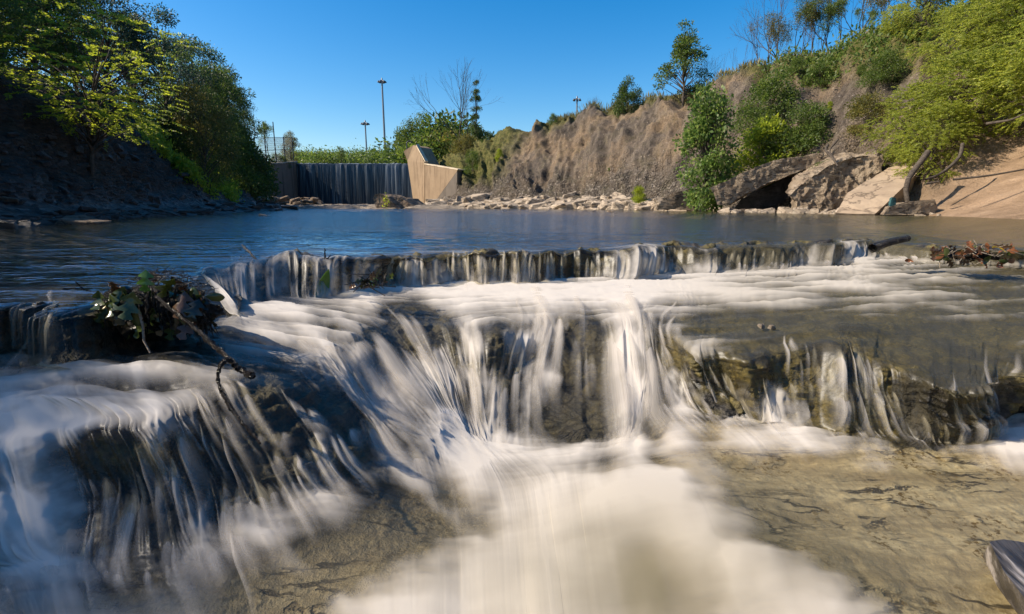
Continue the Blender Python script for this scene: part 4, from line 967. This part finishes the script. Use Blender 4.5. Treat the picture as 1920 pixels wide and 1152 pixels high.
GB = 'bushes on the upper right slope'
for k, px_, pt, D in [('bush_m', 1440, 150, 28, ), ('bush_m', 1480, 110, 29), ('bush_m', 1520, 120, 28), ('bush_m', 1565, 105, 27), ('bush_y', 1545, 190, 25), ('bush_m', 1500, 200, 25),
                      ('bush_m', 1600, 120, 25), ('bush_m', 1640, 100, 23.5), ('bush_y', 1435, 235, 25.2), ('bush_m', 1470, 245, 24.6), ('bush_a', 1620, 180, 22)]:
    plant(k, px_, pt, D, 'green and yellowing bush on the upper right slope behind the slabs', 'bush', GB, w=1.0)
GR = 'feathery trees leaning over the right bank'
for k, px_, pt, D, w_, rz in [('loc_a', 1790, 110, 17.5, .95, .2), ('loc_b', 1760, 10, 21, .9, 1.0), ('loc_a', 1880, -60, 19, 1.0, .5), ('loc_b', 1690, -40, 24, .8, 2.2), ('loc_a', 1960, 30, 15.5, .9, .3),
                              ('loc_b', 1850, 40, 18.5, .8, 4.0), ('loc_a', 2080, -60, 14, 1, .2), ('loc_b', 1700, 160, 18.5, .75, 3.0), ('loc_a', 1740, 200, 17, .7, 1.2), ('loc_b', 1650, 10, 25, .8, 5.0), ('loc_a', 1830, -40, 22, 1.0, 2.2)]:
    plant(k, px_, pt, D, 'feathery yellow green tree leaning over the near right bank', group=GR, w=w_, rz=rz)
plant('dark_b', 1700, -60, 25, 'dense darker green tree behind the feathery trees on the right', w=.6)
for px_, pt, D in [(2500, -100, 9), (3200, -250, 6.5)]:
    plant('loc_b', px_, pt, D, 'feathery yellow green tree leaning over the near right bank', group=GR)
plant('bush_m', 1142, 326, 37.2, 'low green shrub on the rubble at the foot of the eroded slope', 'bush', w=.85)
plant('bush_y', 1202, 352, 32.2, 'bright green shrub among the shore slabs left of the poplar sapling', 'bush', w=1.0)
plant('bush_m', 1555, 305, 20.5, 'small leafy shrub growing on the broken concrete between the slabs', 'bush', w=1.1, pbase=345)
# hill behind the wing wall
plant('bare_a', 864, 150, 60, 'tall leafless tree on the hill behind the wing wall', w=.95)
plant('bare_b', 880, 165, 61, 'slender bare tree between the leafless tree and the vine covered trunk', w=.5)
plant('vine', 893, 152, 60, 'tall thin trunk wrapped in dark vines on the hill behind the wing wall', w=.75)
plant('half_b', 793, 230, 66, 'slim leafy tree behind the top of the concrete pier', w=.6)
GH = 'bushes covering the hill behind the wing wall'
for k, px_, pt, D in [('bush_m', 812, 268, 66), ('bush_a', 835, 262, 66), ('bush_m', 848, 266, 62), ('bush_m', 820, 245, 72), ('bush_d', 842, 240, 70), ('bush_a', 872, 255, 58), ('bush_m', 900, 262, 57), ('bush_d', 915, 250, 60),
                      ('bush_m', 930, 262, 56), ('bush_m', 955, 255, 57), ('bush_d', 940, 248, 62), ('bush_d', 975, 252, 60), ('bush_m', 796, 276, 72), ('bush_a', 862, 275, 59), ('bush_m', 806, 285, 66), ('bush_d', 888, 240, 64), ('bush_m', 905, 290, 53), ('bush_a', 922, 285, 53), ('bush_m', 935, 268, 54.5), ('bush_m', 890, 275, 55), ('bush_d', 955, 262, 53.5)]:
    plant(k, px_, pt, D, 'green bush on the overgrown hill behind the wing wall', 'bush', GH, w=1.15)
plant('bush_m', 886, 286, 51, 'large leafy bush at the right end of the wing wall', 'bush', w=.8)
plant('bush_y', 936, 280, 48.3, 'bright yellow green bush at the foot of the slope edge', 'bush', w=.75)
plant('aut', 872, 262, 56, 'yellowing tree behind the right end of the wing wall', w=.5)
# far side of the dam
for k, px_, pt, D, lb in [('dark_b', 640, 276, 110, 'small green tree standing above the bushes behind the dam crest'), ('half_b', 736, 268, 100, 'thin tree just right of the tallest mast'), ('half_a', 762, 276, 95, 'small tree left of the pier behind the dam')]:
    plant(k, px_, pt, D, lb, w=.9, pbase=305)
def scatter_leaves(name, C, size, m, label, cat=None, seed=5, kind='stuff', up=.8, asp=.45, clump=None):
    D_ = np.zeros_like(C); D_[:, 2] = up
    V, F, rnd, cl = leaves(C, size, D_, 0, asp, seed, clump)
    o = mesh_obj(name, V, F, m, None, dict(rnd=rnd, clump=cl)); tag(o, label, None, None, kind); return o
g = np.random.default_rng(77)
C = []
for i in range(420):
    y = g.uniform(110, 330); px_ = g.uniform(560, 790); x = (px_-960)/960*y
    ht = 305-385; topz = CAMZ+g.uniform(82, 97)/960*y; r_ = .010*y
    q = g.normal(size=(160, 3))*r_*[1, 1, .7]; C.append(np.array([x, y, topz-r_*1.2])+q)
C = np.concatenate(C); cl = np.repeat(g.uniform(0, 1, 420), 160)
scatter_leaves('far_wood', C, .6, L_MID, 'low distant woods beyond the dam', 'woods', 9, up=.1, clump=cl)
# creeper on the left slope
C = []
for i in range(2600):
    px_ = g.uniform(262, 440); c0 = 195+(px_-262)*.85; py_ = c0+g.uniform(-25, 62)*(1 if px_ < 400 else .6)
    h = hit(px_, py_)
    if h and h.x < 0: C.append(np.array(h)+g.normal(size=(16, 3))*.16+[0, 0, .1])
C = np.concatenate(C); scatter_leaves('creeper_leaves', C, .13, L_YEL, 'green creeping vines spread over the left slope', 'creeper', 4)
# grass on the right crest
C = []
for i in range(26000):
    u_ = g.uniform(2.2, 7.0); v_ = g.uniform(4.05, 5.2)
    C.append(PR[min(int(np.interp(v_, np.linspace(0, 6, 7), np.cumsum([0, 8, 34, 70, 70, 40, 20]))), PR.shape[0]-1), int(u_/10*620)])
C = np.array(C)+g.normal(size=(len(C), 3))*[.25, .25, .03]
scatter_leaves('dry_grass', C, .42, L_GRASS, 'dry grass along the right hill crest', 'grass', 6, up=2.2, asp=.12)
C = []
for i in range(9000):
    u_ = g.uniform(5.2, 8.6); v_ = g.uniform(3.3, 4.6)
    C.append(PR[min(int(np.interp(v_, np.linspace(0, 6, 7), np.cumsum([0, 8, 34, 70, 70, 40, 20]))), PR.shape[0]-1), int(u_/10*620)])
C = np.array(C)+g.normal(size=(len(C), 3))*[.3, .3, .1]
C = np.repeat(C, 2, 0)+g.normal(size=(len(C)*2, 3))*.3
scatter_leaves('undergrowth', C, .20, L_MID, 'leafy undergrowth between the trees on the right slope', 'undergrowth', 8, up=.6)
# ================================================================== ROCKS
TAN = rock_mat('tan_limestone', (.26, .20, .14), (.44, .36, .27), (.56, .47, .36), 1.6, .7, .05)
GREY = rock_mat('dark_shale', (.05, .046, .042), (.10, .09, .08), (.18, .16, .14), 3, .7, .04, .5)
BROWN = rock_mat('brown_boulder', (.20, .14, .095), (.36, .27, .19), (.50, .40, .29), 2.2, 1.0, .08)
def rock_bm(seed, sx=1, sy=.7, sz=.3, n=16, rough=.03, sub=1):
    g = np.random.default_rng(seed); bm = bmesh.new()
    q = g.uniform(-1, 1, (n, 3)); q = np.sign(q)*np.abs(q)**.45*np.array([sx, sy, sz])*.5*g.uniform(.8, 1.1, (n, 1))
    for p in q: bm.verts.new(p)
    r_ = bmesh.ops.convex_hull(bm, input=bm.verts)
    for v in [v for v in bm.verts if not v.link_faces]: bm.verts.remove(v)
    bmesh.ops.bevel(bm, geom=list(bm.edges), offset=.03, segments=1, affect='EDGES', clamp_overlap=True)
    if sub:
        bmesh.ops.triangulate(bm, faces=bm.faces)
        for _ in range(sub):
            bmesh.ops.subdivide_edges(bm, edges=[e for e in bm.edges if e.calc_length() > .12*sx], cuts=2, use_grid_fill=True); bmesh.ops.triangulate(bm, faces=bm.faces)
        bm.normal_update(); co = np.array([v.co for v in bm.verts]); no = np.array([v.normal for v in bm.verts])
        d = (fbm3(co*4/sx+seed, 4, seed)-.5)*rough*2*sx
        for v, c in zip(bm.verts, co+no*d[:, None]): v.co = c
    return bm
def rock_proto(name, m, seed, **k):
    o = bm_obj(name, rock_bm(seed, **k), m); COL.objects.unlink(o); return o
RP = [rock_proto('rock_slab', TAN, 200+i, sx=1, sy=.75, sz=.22+.05*(i % 4)) for i in range(8)]
GP = [rock_proto('shale_rock', GREY, 230+i, sx=1, sy=.8, sz=.14+.05*(i % 4)) for i in range(6)]
def put(protos, loc, s, rot, label, cat='rock', group=None, z=1):
    o = random.choice(protos).copy(); COL.objects.link(o); o.location = loc; o.scale = (s, s, s*z); o.rotation_euler = rot
    return tag(o, label, cat, group)
g = np.random.default_rng(91)
n = 0
for i in range(1500):
    px_ = g.uniform(795, 1345); lo = 391+(px_-800)/540*4; py_ = lo-abs(g.normal())*12-1
    if py_ < lo-32: continue
    h = hit(px_, py_)
    if h is None or h.x < -12: continue
    D = h.y; big = (lo-py_) < 14
    s = (g.uniform(.7, 2.4) if big else g.uniform(.4, 1.2))*(D/38)**.5
    put(RP, h+Vector((0, 0, -.02*s)), s, (g.normal()*.18, g.normal()*.18-.1, g.uniform(-.5, .5)), 'flat tan limestone slab in the loose belt along the right shoreline', 'rock', 'limestone slabs along the right shoreline'); n += 1
    if n > 285: break
for px_, py_, s, lb in [(900, 374, 2.0, 'long tan slab lying on the rubble just right of the wing wall'), (985, 381, 2.2, 'wide pale slab at mid shoreline below the eroded slope'), (1158, 381, 2.2, 'large bright flat slab left of the green shoreline shrub'), (1240, 386, 1.6, 'rounded tan boulder between the shoreline shrub and the poplar sapling')]:
    h = hit(px_, py_) or at(px_, py_, 34)
    o = put(RP, h+Vector((0, 0, .05)), s, (.12, -.15, g.uniform(-.3, .3)), lb, z=1.3)
# left shore
n = 0
for i in range(1200):
    px_ = g.uniform(-60, 560); lo = 430-(min(px_, 520)+60)/580*36; py_ = lo-abs(g.normal())*9
    h = hit(px_, py_)
    if h is None or h.x > -4: continue
    s = g.uniform(.012, .045)*h.y
    put(GP, h, s, (g.normal()*.12, g.normal()*.12, g.uniform(0, 6)), 'flat dark shale rock on the shaded left shore', 'rock', 'shale rocks on the left shore', z=1.1); n += 1
    if n > 200: break
for px_, py_, D, s, z_, lb in [(5, 422, 6.6, .42, 1.8, 'rounded grey boulder at the far left water edge'), (150, 420, 8.2, .75, 1.0, 'slanting brown slab at the left water edge'), (18, 374, 9, .35, 1.2, 'small pale grey rock lying alone on the dark left bank'),
                               (422, 403, 15.5, .75, .9, 'low dark rock surfacing in the pool off the left shore'), (495, 405, 15, .36, 1.3, 'small dark rock standing in the blue pool'), (1147, 398, 22, .40, 1.2, 'tiny pale stone alone in the pool near the right shore')]:
    o = put(GP, at(px_, py_, D), s, (.1, .15, .3), lb, z=z_)
    if 'brown' in lb or 'pale' in lb: o.data = o.data.copy(); o.data.materials[0] = BROWN
n = 0
for i in range(900):
    px_ = g.uniform(-40, 430); py_ = g.uniform(250, 395); h = hit(px_, py_)
    if h is None or h.x > -4 or h.z < .3 or h.z > 2.6: continue
    put(GP, h, g.uniform(.008, .028)*h.y, (g.normal()*.3, g.normal()*.3+.5, g.uniform(0, 6)), 'shale clod lying on the dark left slope', 'rock', 'shale clods on the left slope', z=1.6); n += 1
    if n > 150: break
# bar in front of the dam
GP2 = [rock_proto('bar_rock', BROWN, 260+i, sx=1, sy=.7, sz=.4) for i in range(4)]
for i in range(110):
    px_ = g.uniform(470, 790) if i > 50 else g.uniform(480, 600); D = g.uniform(44.5, 49.5)
    x = at(px_, 390, D).x
    s = g.uniform(.5, 1.7) if i <= 50 else g.uniform(.25, .8)
    py_ = 386 if i > 50 else g.uniform(374, 388)
    put(GP2, at(px_, py_, D), s, (g.normal()*.2, g.normal()*.2, g.uniform(0, 6)), 'brown stone on the gravel bar below the dam', 'rock', 'stones on the gravel bar', z=.8)
def big_rock(name, poly, D, depth, label, m=BROWN, rough=.12, sub=3, freq=1.2, cat='boulder', seed=1, tilt=(0, 0, 0)):
    fr = [at(x, y, D) if len(q) == 0 else at(x, y, q[0]) for x, y, *q in poly]; c = sum(fr, Vector())/len(fr)
    bk = [c+(p-c)*.85+Vector(depth) for p in fr]
    return tag(bm_obj(name, prism(fr, bk, sub, rough, seed, freq), m, smooth=False), label, cat)
big_rock('boulder', [(699, 372), (703, 364), (714, 363), (726, 370), (735, 379), (750, 390), (760, 397), (728, 397), (706, 390)], 43, (1.2, 2.0, 0), 'big upright brown boulder at the foot of the dam', seed=3)
big_rock('boulder', [(737, 374), (742, 370), (754, 371), (764, 380), (777, 388), (786, 393), (775, 397), (752, 392), (741, 384)], 43.5, (1.0, 1.8, 0), 'leaning brown boulder beside the pier foot', seed=6)
big_rock('boulder', [(752, 396), (760, 391), (775, 391), (800, 396), (798, 399), (756, 399)], 41, (.6, 1.0, 0), 'low dark rock cluster in the water before the two boulders', GREY, .05, 2, seed=8)
sp = at(724, 378, 42.6); C = np.array(sp)+np.random.default_rng(3).normal(size=(60, 3))*[.12, .1, .28]
V, F, rnd, cl = leaves(C, .22, None, -.4, .4, 2); o = mesh_obj('yellow_green_plant', V, F, L_YEL, None, dict(rnd=rnd, clump=cl)); tag(o, 'tiny yellow green plant sprouting on the big boulder', 'plant')

# broken concrete slabs on the right shore
SL1 = rock_mat('slab_weathered', (.30, .22, .15), (.52, .405, .28), (.66, .54, .39), 2.4, 1.0, .09)
SL2 = rock_mat('slab_face', (.30, .22, .15), (.42, .32, .22), (.50, .39, .27), .9, .5, .02)
big_rock('concrete_slab', [(1331, 352), (1352, 344), (1385, 330), (1420, 312), (1452, 300), (1500, 296), (1545, 288), (1562, 282), (1560, 296), (1510, 318), (1470, 332), (1440, 345), (1400, 364), (1365, 386), (1345, 384), (1340, 366)], 21.5, (1.6, 3.2, .1),
         'long thick broken concrete slab jutting out over a dark hollow', SL1, .15, 4, 1.8, 'slab', 11)
big_rock('rock_outcrop', [(1370, 400), (1390, 372), (1440, 350), (1500, 322), (1560, 305), (1580, 340), (1500, 400)], 23.2, (1.5, 2.5, 0), 'dark rock wall in the hollow beneath the long slab', GREY, .10, 3, 1.2, 'rock', 13)
big_rock('broken_slab', [(1478, 368), (1500, 345), (1530, 325), (1560, 308), (1600, 292), (1650, 290), (1645, 330), (1620, 352), (1590, 372), (1570, 396), (1488, 402), (1495, 380)], 18.6, (1.5, 3.0, .5),
         'rugged broken concrete mass between the long slab and the tilted slab', SL1, .30, 4, 1.7, 'slab', 17)
def tilted(name, quad, thick, label, seed, sub=4, rough=.05, m=SL2):
    return tag(bm_obj(name, prism(quad, [p+Vector(thick) for p in quad], sub, rough, seed, 1.8), m), label, 'slab')
q = [at(1566, 400, 15.9), at(1590, 362, 16.8), at(1702, 292, 19.5), at(1745, 300, 18.2), at(1672, 372, 15.7), at(1640, 402, 15.2)]
tilted('tilted_slab', q, (.45, .55, -.75), 'smooth tilted concrete slab sliding down into the water', 21)
q = [at(1560, 340, 19.4), at(1590, 312, 20.5), at(1655, 283, 21.5), at(1668, 300, 20.2), at(1600, 338, 18.7)]
tilted('tilted_slab', q, (.3, .3, -.4), 'brown flat slab lying on top of the rugged broken mass', 23, 3)
big_rock('shore_rock', [(1655, 404), (1668, 388), (1700, 380), (1750, 376), (1757, 392), (1748, 404)], 14.6, (.8, 1.6, 0), 'low flat tan rock at the water edge right of the tilted slab', SL1, .07, 3, 2, 'rock', 27)
big_rock('shore_rock', [(1370, 399), (1390, 393), (1412, 395), (1450, 397), (1530, 398), (1530, 401), (1370, 401)], 20.6, (.4, .7, 0), 'low ragged stones at the water line below the long slab', BROWN, .08, 3, 3, 'rock', 29)
big_rock('shore_rock', [(1232, 394), (1240, 378), (1262, 362), (1290, 356), (1300, 394)], 26.5, (.8, 1.2, 0), 'blocky layered brown rock left of the poplar sapling', BROWN, .14, 3, 1.5, 'rock', 31)
n = 0
for i in range(400):
    px_ = g.uniform(1365, 1765); D = np.interp(px_, [1365, 1560, 1765], [20.4, 17.2, 13.9])+g.uniform(-.2, .8)
    x = at(px_, 390, D).x; s = g.uniform(.12, .5)*D/17
    put(RP, (x, D, max(0, drop(x, D))*.5+.02), s*g.uniform(.8, 1.5), (g.normal()*.3, g.normal()*.3, g.uniform(0, 6)), 'small tan stone at the foot of the broken slabs', 'rock', 'stones at the foot of the slabs', z=1.5); n += 1
    if n > 90: break
# driftwood, roots and rag
def wood(name, pts, r0, r1, label, m=None, cat='branch', n=8, jit=.004):
    m = m or bpy.data.materials['bark']; g = np.random.default_rng(len(pts)*7+int(pts[0][0])); K = np.array([tuple(at(*p)) for p in pts])
    Q = pchip(K, np.linspace(0, len(K)-1, len(K)*5)); Q[1:-1] += g.normal(size=Q[1:-1].shape)*jit*r0*8
    V, F = tubes(path_segs(list(Q), r0, r1), n); return tag(mesh_obj(name, V, F, m, smooth=True), label, cat)
wood('driftwood', [(1740, 285, 15.6), (1718, 315, 15.4), (1703, 338, 15.2), (1699, 360, 15.1), (1702, 380, 15)], .085, .06, 'thick pale bent trunk propped against the tilted slab')
wood('driftwood', [(1805, 270, 15.2), (1800, 292, 15.0), (1775, 318, 14.8), (1755, 330, 14.7), (1735, 337, 14.6)], .05, .03, 'long pale curved branch lying in the shade right of the tilted slab')
wood('driftwood', [(1736, 345, 14.4), (1760, 341, 14.3)], .035, .02, 'short pale stick below the curved branch')
wood('driftwood', [(1787, 337, 13.6), (1850, 330, 13.4), (1920, 318, 13.2)], .03, .02, 'long thin stick on the sandy slope')
wood('driftwood', [(1850, 232, 15.5), (1890, 226, 15.0), (1925, 212, 14.6)], .04, .02, 'thin grey branch at the top of the sandy slope')
wood('dead_twig', [(1552, 272, 19.5), (1550, 285, 19), (1562, 298, 18.6), (1571, 312, 18.3)], .05, .03, 'white forked dead branch above the broken slab')
wood('dead_twig', [(1571, 262, 19.2), (1556, 285, 18.9), (1566, 300, 18.5)], .035, .02, 'second white dead branch crossing the forked one')
RAG = plain('teal_cloth', (.012, .07, .075), .8)
bm = rock_bm(301, 1, .4, .9, 18, .12, 1); o = bm_obj('teal_rag', bm, RAG); o.scale = (.2, .2, .3); o.location = at(1674, 378, 14.9); tag(o, 'crumpled teal cloth caught below the bent trunk', 'cloth')

# ================================================================== FOREGROUND DEBRIS
WETD = rock_mat('wet_debris', (.010, .009, .006), (.028, .022, .014), (.06, .045, .028), 30, 1.0, .01, .25)
def wleaf(name, c1, c2, tr=.25, rough=.22):
    t = NT(name); v = t.coord(); n = t.noise(v, 25, 4)
    c = t.mix(n, c1, c2); d = t.principled(c, rough, t.bump(t.noise(v, 60, 3), .4, .003), .6)
    q = t.n('ShaderNodeBsdfTranslucent'); t.put(q.inputs[0], tuple(min(1, x*1.8) for x in c2))
    return t.out(t.mixs(tr, d, q.outputs[0]))
OLV = wleaf('wet_leaf_olive', (.03, .045, .012), (.07, .09, .02)); GRN = wleaf('wet_leaf_green', (.05, .12, .015), (.11, .20, .03), .4)
BRN = wleaf('wet_leaf_brown', (.04, .022, .012), (.12, .065, .03)); BLK = wleaf('wet_leaf_dark', (.012, .014, .010), (.03, .032, .022)); TWG = rock_mat('wet_twig', (.012, .009, .007), (.03, .022, .016), (.05, .038, .028), 60, 1, .004, .18)
def oak(seed, L=.09, lobes=3, wd=.5, curl=.3):
    g = np.random.default_rng(seed); n = 41; t = np.linspace(0, 1, n)
    w = wd*.62*np.sin(np.pi*np.clip(t, 0, 1)**.75)**.6*(.66+.34*np.cos(t*lobes*2*np.pi+g.uniform(2.5, 3.6))**1)*L if lobes else wd*.5*np.sin(np.pi*t)**.8*L
    c1, c2 = g.normal()*curl, g.normal()*curl+.4*curl
    V = []
    for k in range(5):
        f = (k-2)/2; x = w*f; y = t*L+np.abs(f)*w*.4; z = c1*4*(t-.5)**2*L*.5+c2*(x**2)/L*3+g.normal()*.001
        V.append(np.stack([x, y, z], -1))
    V = np.stack(V, 1); F = grid_faces(n, 5); V2 = V.reshape(-1, 3); m = len(V2)
    return np.concatenate([V2, V2-[0, 0, .0007]]), np.concatenate([F, F[:, ::-1]+m])
def put_leaf(root, m, loc, rot, seed, L, lobes=3, name='leaf', label=None, wd=.5):
    V, F = oak(seed, L, lobes, wd); o = mesh_obj(name, V, F, m, root, smooth=True); o.location = loc; o.rotation_euler = rot
    if label: o['label'] = label
    return o
pl = empty('leaf_debris', tuple(at(290, 575, 1.58))); tag(pl, 'soggy heap of dark and green leaves caught on the left ledge', 'leaf heap')
def rel(px_, py_, D): return at(px_, py_, D)-pl.location
bm = bmesh.new(); bmesh.ops.create_icosphere(bm, subdivisions=5, radius=1)
co = np.array([v.co for v in bm.verts]); d = 1+(fbm3(co*2.2, 4, 5)-.5)*.7+(fbm3(co*9, 3, 6)-.5)*.3
co = co*d[:, None]*[.185, .11, .080]
for v, c in zip(bm.verts, co): v.co = c
o = bm_obj('mud_core', bm, WETD, pl); o.location = rel(288, 585, 1.60)
g = np.random.default_rng(5); sg = []
for i in range(230):
    a = g.uniform(188, 392); dome = 505+55*((a-305)/105)**2; b = dome+g.uniform(25, 70); p = rel(a, b, g.uniform(1.46, 1.58)); L_ = g.uniform(.03, .105)*(1 if b > 525 else .5)
    q1 = p+Vector((g.normal()*.006, -.008, -L_*.5)); q2 = q1+Vector((g.normal()*.008, g.normal()*.01, -L_*.5)); r_ = g.uniform(.0008, .0035)
    sg += [(p, q1, r_, r_), (q1, q2, r_, r_*.4)]
for i in range(260):
    a = g.uniform(205, 390); p = rel(a, 508+55*((a-305)/105)**2+g.uniform(0, 30), g.uniform(1.5, 1.62)); d_ = Vector(g.normal(size=3)).normalized()*g.uniform(.02, .06); d_.z = abs(d_.z)*.4
    sg.append((p, p+d_, .0012, .0006))
V, F = tubes(sg, 4); mesh_obj('root_strands', V, F, WETD, pl)
cols = [BLK, OLV, BLK, BRN, OLV, BLK, OLV]
for i in range(84):
    a = g.uniform(185, 392); top = 508+55*((a-300)/105)**2; b = g.uniform(top, 605)
    D = 1.50+(.10 if b < 530 else 0)+g.uniform(-.03, .03)
    put_leaf(pl, cols[i % 7], rel(a, b, D), (g.uniform(-2.2, -.6), g.normal()*.5, g.uniform(-.8, .8)), i, g.uniform(.040, .080), 3 if i % 3 else 0)
for a, b, L_, m_, rr, lb in [(272, 506, .065, GRN, (-1.7, .1, .15), 'bright green upright leaf'), (252, 548, .085, OLV, (-1.9, .3, .3), 'broad olive oak leaf'), (212, 552, .075, OLV, (-2.0, -.3, -.4), None), (192, 548, .06, OLV, (-2.1, 0, -.1), None),
                             (232, 560, .08, BLK, (-1.7, .2, 0), None), (345, 545, .085, BRN, (-2.0, .1, .1), 'tan dry leaf'), (372, 560, .07, BLK, (-2, .3, .2), None), (210, 528, .05, BRN, (-.9, .4, .2), None), (325, 520, .07, OLV, (-1, .3, 1.2), None), (305, 538, .05, OLV, (-.8, .2, -1.3), None)]:
    put_leaf(pl, m_, rel(a, b, 1.455), rr, 100+a, L_, 3, label=lb, wd=.62)
V, F = tubes(path_segs([rel(262, 588, 1.46), rel(268, 612, 1.45), rel(270, 640, 1.44), rel(282, 662, 1.43)], .004, .003), 6); mesh_obj('stem', V, F, BARKP, pl)
def twig(name, paths, label, r0=.0035, m=TWG, nodes=True):
    root = empty(name, tuple(at(*paths[0][0]))); tag(root, label, 'twig'); g = np.random.default_rng(len(label))
    for pi, pts in enumerate(paths):
        K = np.array([tuple(at(*p)-root.location) for p in pts]); Q = pchip(K, np.linspace(0, len(K)-1, len(K)*7))
        Q[1:-1] += g.normal(size=Q[1:-1].shape)*.0012; rr = r0*(1 if pi == 0 else .7)
        rad = rr*(1-.45*np.linspace(0, 1, len(Q)))*(1+.5*(g.uniform(size=len(Q)) > .7)); rad[0] = rr
        V, F = tubes([(Q[i], Q[i+1], rad[i], rad[i+1]) for i in range(len(Q)-1)], 7); mesh_obj('stem' if pi == 0 else 'side_shoot', V, F, m, root, smooth=True)
    return root
twig('broken_branch', [[(475, 708, 1.30), (448, 690, 1.32), (425, 668, 1.34), (398, 645, 1.36), (365, 615, 1.39), (330, 588, 1.42), (292, 556, 1.45)],
                       [(432, 672, 1.335), (414, 685, 1.31), (409, 705, 1.29), (413, 728, 1.26), (420, 745, 1.24)],
                       [(368, 590, 1.45), (372, 570, 1.47), (364, 560, 1.48)], [(380, 590, 1.46), (386, 602, 1.45), (392, 604, 1.45)]], 'long wet dark twig reaching down right from the leaf heap', .0075)
twig('hanging_twig', [[(418, 738, 1.24), (432, 765, 1.20), (452, 790, 1.16), (472, 812, 1.13), (488, 832, 1.10)]], 'thin wet twig trailing down the dark rock face', .0045)
twig('thin_twig', [[(118, 543, 1.62), (135, 541, 1.63), (155, 543, 1.64), (170, 546, 1.64)], [(157, 543, 1.64), (148, 535, 1.64), (141, 528, 1.65)]], 'small forked twig poking out left of the leaf heap', .0025)
twig('thin_twig', [[(102, 577, 1.48), (140, 582, 1.48)]], 'short wet stick over the left shaded fall', .0028)
twig('thin_twig', [[(455, 460, 2.9), (474, 480, 2.75), (490, 498, 2.62)]], 'pale straight stem leaning at the ledge left of the green leaf', .006, BARKP)
twig('thin_twig', [[(560, 492, 2.75), (590, 489, 2.74), (610, 487, 2.73), (622, 496, 2.7)], [(610, 487, 2.73), (609, 478, 2.73), (609, 466, 2.73)], [(612, 487, 2.72), (620, 480, 2.72)]], 'dark crossed twig on the ledge above the long green leaf', .006)
twig('thin_twig', [[(372, 531, 1.6), (388, 534, 1.6), (401, 539, 1.6)]], 'fine twig sticking out right of the leaf heap', .0022)
gl = empty('long_leaf', tuple(at(616, 505, 2.6))); tag(gl, 'long pointed green leaf hanging down the upper ledge', 'leaf')
put_leaf(gl, GRN, (0, 0, 0), (-1.75, 0.35, .35), 400, .20, 0, 'blade', wd=.30)
sd2 = empty('small_debris', tuple(at(692, 530, 2.45))); tag(sd2, 'small knot of leaves and twigs on the ledge right of the long leaf', 'debris')
for i in range(14): put_leaf(sd2, [BRN, OLV, BLK, GRN][i % 4], Vector(g.normal(size=3)*[.035, .02, .018]), tuple(g.uniform(-2, 2, 3)), 500+i, .055, 3)
for _ in range(26):
    V, F = tubes([(tuple(g.normal(size=3)*[.04, .02, .025]), tuple(g.normal(size=3)*[.05, .03, .035]), .003, .002)], 5); mesh_obj('twig', V, F, TWG, sd2)
wood('sunken_log', [(1636, 466, 3.25), (1660, 457, 3.3), (1702, 447, 3.35)], .030, .022, 'short dark log jammed on the right ledge', TWG, 'log')
rd = empty('drift_pile', tuple(at(1820, 478, 3.1))); tag(rd, 'tangle of reddish leaves and pale twigs on the right ledge', 'debris')
cr_ = rd.location
g = np.random.default_rng(15); REDL = wleaf('red_leaf', (.14, .055, .025), (.30, .13, .06), .35)
bm = rock_bm(311, 1, .4, .32, 20, .14, 1); o = bm_obj('mud_core', bm, WETD, rd); o.scale = (.36, .3, .20); o.location = (0, .05, -.01)
for i in range(60): put_leaf(rd, [REDL, BRN, OLV, REDL][i % 4], Vector(g.normal(size=3)*[.13, .04, .025]), tuple(g.uniform(-2, 2, 3)), 600+i, g.uniform(.04, .07), 3 if i % 2 else 0)
sg = []
for _ in range(70):
    p = g.normal(size=3)*[.14, .05, .03]; sg.append((p, p+g.normal(size=3)*[.05, .03, .03], .003, .0015))
for q_ in sg[:55]:
    V, F = tubes([q_], 5); mesh_obj('twig', V, F, BARKP, rd)
put_leaf(rd, wleaf('yellow_leaf', (.5, .32, .02), (.65, .45, .03), .3), at(1888, 470, 3.0)-cr_, (.3, .2, .5), 777, .07, 0, label='yellow leaf', wd=.8)
# slate shard, bottom right
sh = [atz(1852, 1032, -.40), atz(1878, 1027, -.40), atz(1990, 1045, -.41), atz(1990, 1240, -.44), atz(1925, 1150, -.43), atz(1880, 1090, -.42)]
sh = [Vector(p)+Vector((0, 0, .02)) for p in sh]
big = prism(sh, [p+Vector((.015, .02, -.05)) for p in sh], 3, .004, 41, 12)
t = NT('wet_slate'); v = t.coord(); st = t.noise(t.mapv(v, (60, 6, 20), (0, 0, R(-35))), 1, 4, .6)
tag(bm_obj('slate_shard', big, t.out(t.principled(t.ramp(st, [(.4, (.025, .022, .02)), (.55, (.07, .062, .055)), (.68, (.28, .25, .23))]), .25, t.bump(st, .5, .01), .5))), 'dark wet slate shard at the bottom right corner', 'rock')
# white-splashed stones on the right terrace
for px_, py_, s, lb in [(1428, 612, .04, 'left one of two small wet stones on the mossy terrace'), (1447, 614, .03, 'right one of two small wet stones on the mossy terrace')]:
    p = Vector(atz(px_, py_, -.17)); put(RP, p, s, (.2, .1, .5), lb, z=2)
# unused prototypes never planted are removed
for k, p in PROTO.items():
    if k not in used:
        for c in list(p.children_recursive): bpy.data.objects.remove(c)
        bpy.data.objects.remove(p)
for o in bpy.data.objects:
    if 'H' in o: del o['H']
